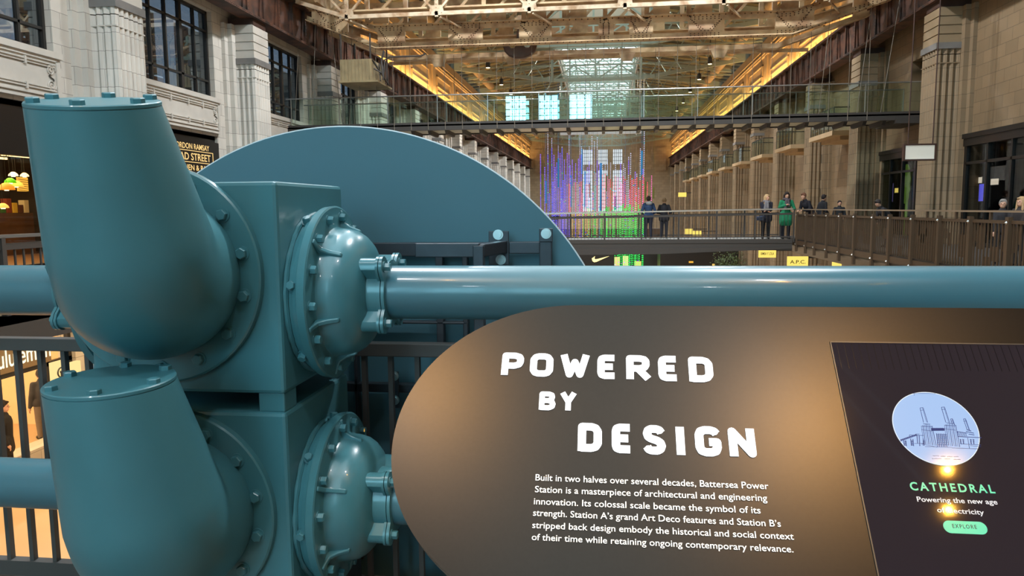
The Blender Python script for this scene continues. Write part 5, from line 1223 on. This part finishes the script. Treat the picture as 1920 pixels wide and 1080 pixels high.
tag(mb.build('shop_display', mat('leaf_green', rgb(110, 150, 50), 0.7, emit=rgb(110, 150, 50), es=0.35), smooth=0), 'leafy green oval display standing inside the doorway', 'display')
# hanging blank sign on two rods
hs = thing('hanging_sign', (8.7, 23, 2.45), 'blank white sign in a dark frame hanging on two rods before the right pilaster', 'sign')
p, q = at(1697, 273, Y=23), at(1751, 298, Y=23)
mb = MB(); t_ = 0.045
for a, b, c, d in ((p.x-t_, q.x+t_, p.z, p.z+t_), (p.x-t_, q.x+t_, q.z-t_, q.z), (p.x-t_, p.x, q.z, p.z), (q.x, q.x+t_, q.z, p.z)): mb.box(a, b, 22.95, 23.07, c, d)
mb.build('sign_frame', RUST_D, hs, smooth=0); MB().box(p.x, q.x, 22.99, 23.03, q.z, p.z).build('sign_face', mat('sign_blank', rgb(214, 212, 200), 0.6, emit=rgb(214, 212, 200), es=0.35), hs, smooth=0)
for x_ in (p.x+0.08, q.x-0.05): MB().cyl((x_, 23.01, p.z), (x_+0.02, 23.01, 8.95), 0.018, n=8).build('rod', RUST_D, hs)
# lit signs farther down the right side
def blade(x0, y0, x1, y1, X_, m_, label, s=None, dark=True):
    c = at((x0+x1)/2, (y0+y1)/2, X=X_); p, q = at(x0, y0, Y=c.y), at(x1, y1, Y=c.y); t = thing('shop_sign', (c.x, c.y, q.z), label, 'sign')
    MB().box(p.x, q.x, c.y, c.y+0.12, q.z, p.z).build('sign_box', m_, t, smooth=0); MB().box(q.x, WR, c.y+0.03, c.y+0.09, p.z-0.08, p.z).build('bracket', BLACK, t, smooth=0)
    if s: text_mesh('lettering', s, (p.x+(q.x-p.x)*0.12, c.y-0.004, q.z+(p.z-q.z)*0.34), (1, 0, 0), (0, 0, 1), (q.x-p.x)*0.76, (p.z-q.z)*0.34, mat('sign_ink', rgb(40, 32, 12), 0.6), t, bold=0.01)
blade(1423, 468, 1455, 483, 9.0, SIGNY, 'upper yellow lit sign with small dark words under the bridge', 'BIMBA Y LOLA'); blade(1477, 481, 1515, 501, 9.0, SIGNY, 'larger yellow lit sign with three dark initials below the balcony end', 'A.P.C.'); blade(1562, 484, 1578, 500, 9.0, SIGNY, 'narrow yellow lit sign right of the one with initials')
blade(1272, 361, 1287, 369, 9.2, SIGNY, 'small bright sign far down the right wall above the bridge rail'); blade(1284, 429, 1299, 439, 9.0, SIGNY, 'left of two small yellow signs seen through the bridge balusters'); blade(1299, 433, 1315, 442, 9.0, SIGNY, 'right of two small yellow signs seen through the bridge balusters')
# lower level clutter seen under the bridge
for x0, x1 in ((1080, 1150), (1238, 1385)):
    p, q = at(x0, 476, Y=57), at(x1, 476, Y=57); room(MB().box(p.x, q.x, 57, 60, LOW, p.z+0.5).build('wall_lower_kiosk_and_backdrop', NEARBLACK, smooth=0))
room(MB().box(-6.5, 6.5, 86, 88, LOW, -1.2).build('wall_lower_kiosk_and_backdrop', SHOPD, smooth=0)); room(MB().box(-0.5, 5.2, 64, 65.2, LOW, -2.6).build('wall_lower_kiosk_and_backdrop', NEARBLACK, smooth=0))  # dark blocks added to mask the bright floor and set off the strands
for i, (x0, x1, y0, y1, c) in enumerate(((1152, 1162, 482, 505, (255, 216, 150)), (1168, 1178, 480, 506, (255, 226, 160)), (1190, 1202, 490, 506, (240, 230, 120)), (1336, 1340, 495, 503, (255, 210, 110)), (1292, 1300, 490, 493, (255, 190, 70)), (1415, 1422, 478, 508, (230, 220, 200)), (1300, 1308, 436, 440, (255, 220, 120)))[:5]):
    YY = 63.84 if i < 3 else 56.85; a_, b_ = at(x0, y0, Y=YY), at(x1, y1, Y=YY); tag(MB().box(a_.x, b_.x, YY, YY+0.15, LOW if i < 3 else b_.z, a_.z).build('lit_window_box', glow('kiosk_%d' % i, rgb(*c), 1.0), smooth=0), 'small glowing shop panel under the bridge, %s from the left' % ('first', 'second', 'third', 'fifth', 'fourth')[i], 'light')
sw = [(-0.5, 0.06), (-0.46, -0.10), (-0.36, -0.17), (-0.22, -0.15), (0.55, 0.20), (-0.18, 0.02), (-0.30, 0.01), (-0.34, 0.07), (-0.30, 0.20)]
c = at(1125, 487, Y=56.6); sz = 1.25
tag(MB().prism([(a*sz, b*sz) for a, b in sw], c+V((0, 0.3, 0)), (1, 0, 0), (0, 0, 1), (0, 0.1, 0)).build('lit_logo', glow('logo_warm', rgb(255, 236, 160), 1.6), smooth=0), 'glowing curved tick shaped logo under the bridge beside the teal disc', 'sign')
tr = thing('potted_tree', (at(1366, 500, Y=46).x, 46, LOW), 'bushy green potted tree on the lower floor under the bridge', 'plant')
tc = at(1366, 494, Y=46); MB().cyl((tc.x, 46, LOW), (tc.x, 46, LOW+0.6), 0.3, 0.36, n=16).build('pot', DECK, tr); MB().cyl((tc.x, 46, LOW+0.5), (tc.x, 46, tc.z), 0.05, n=8).build('trunk', RUST_D, tr)
mb = MB(); rt_ = random.Random(3)
for k in range(900):
    d = V((rt_.gauss(0, 1), rt_.gauss(0, 1), rt_.gauss(0, 0.8))).normalized()*(0.4+0.75*rt_.random()); c_ = V((tc.x, 46, tc.z-0.1))+d; a_ = V((rt_.gauss(0, 1), rt_.gauss(0, 1), rt_.gauss(0, 1))).normalized()*0.07; b_ = a_.cross(d).normalized()*0.03
    mb.add([c_-a_, c_+b_, c_+a_, c_-b_], [(0, 1, 2, 3)])
mb.build('foliage', mat('olive_leaves', rgb(70, 84, 44), 0.7), tr, smooth=0)

# exhibit lamps on a gantry bar behind the visitor, lighting the panel
def mirror_dir(x, y):
    d = (FW + RT*((x-960)/F) + UP*((540-y)/F)).normalized(); u, v = onp(x, y); p = pp(u, v); r = d-PN*2*d.dot(PN); return p, r
LENSX = glow('exhibit_lens', rgb(255, 214, 140), 7)
for i, (x, y, zz, w_, lab) in enumerate(((1776, 881, 4.6, 26, 'upper'), (1778, 956, 4.2, 20, 'lower'), (1520, 800, 5.6, 520, 'right'), (795, 730, 5.6, 380, 'left'))):
    p, r = mirror_dir(x, y); k = (zz-p.z)/r.z if r.z > 0.05 else 6; q = p+r*k
    t = thing('exhibit_lamp', q, 'warm exhibit lamp on a rod above the panel, mirrored %s' % ('high on the screen', 'low on the screen', 'left of the screen', 'at the rounded end')[i], 'lamp')
    dr_ = (p-q).normalized()
    MB().lathe([(0, 0.05), (0.16, 0.05), (0.2, 0.03)], q-dr_*0.0, -dr_, 16).build('housing', BLACK, t); MB().cyl(q+dr_*0.002, q+dr_*0.012, 0.026, n=16).build('lens', LENSX, t)
    MB().cyl(q-dr_*0.1, (q.x, q.y-0.02, roof_z(q.x)+0.02), 0.012, n=6).build('rod', BLACK, t)
    spot('exhibit_light', q+dr_*0.03, pp(*onp(*((1560, 830), (1560, 830), (1420, 790), (900, 760))[i])), w_*(1.0 if i < 2 else 1.35), (1.0, 0.46, 0.04), 34 if i < 2 else 24, 0.014 if i < 2 else 0.06, 1.0)

# ------------------------------------------------------------------ spotlights under the roof trusses
LENSW = glow('spot_lens', rgb(255, 226, 160), 12)
def spotlight(x, y, Z_, label, on=True):
    p = at(x, y, Z=Z_); t = thing('spotlight', p, label, 'spotlight', None); s = 0.17
    MB().lathe([(0.0, s*0.9), (0.03, s), (0.42, s*0.9), (0.48, s*0.5)], p, (0, 0, 1), 14).build('housing', BLACK, t); MB().cyl(p+V((0, 0, -0.01)), p+V((0, 0, 0.015)), s*0.8, n=14).build('lens', LENSW, t)
    MB().cyl(p+V((0, 0, 0.45)), (p.x, p.y, roof_z(p.x)+0.01), 0.03, n=6).build('stem', BLACK, t)
    spot('spot_lamp', p+V((0, 0, -0.08)), p+V((-0.5, -1, -8)), SPOT_W, SOFT, 110, 0.15)
wd = ('first', 'second', 'third', 'fourth', 'fifth', 'sixth')
for i, (x, y) in enumerate(((1331, 120), (1311, 149), (1294, 173), (1281, 193), (1269, 208), (1260, 223))): spotlight(x, y, 11.3, 'black spotlight under the right roof slope, %s of its row counting from the near end' % wd[i])
for i, (x, y) in enumerate(((915, 127), (940, 159), (958, 177))): spotlight(x, y, 11.3, 'black spotlight under the left roof slope, %s of its row counting from the near end' % wd[i])
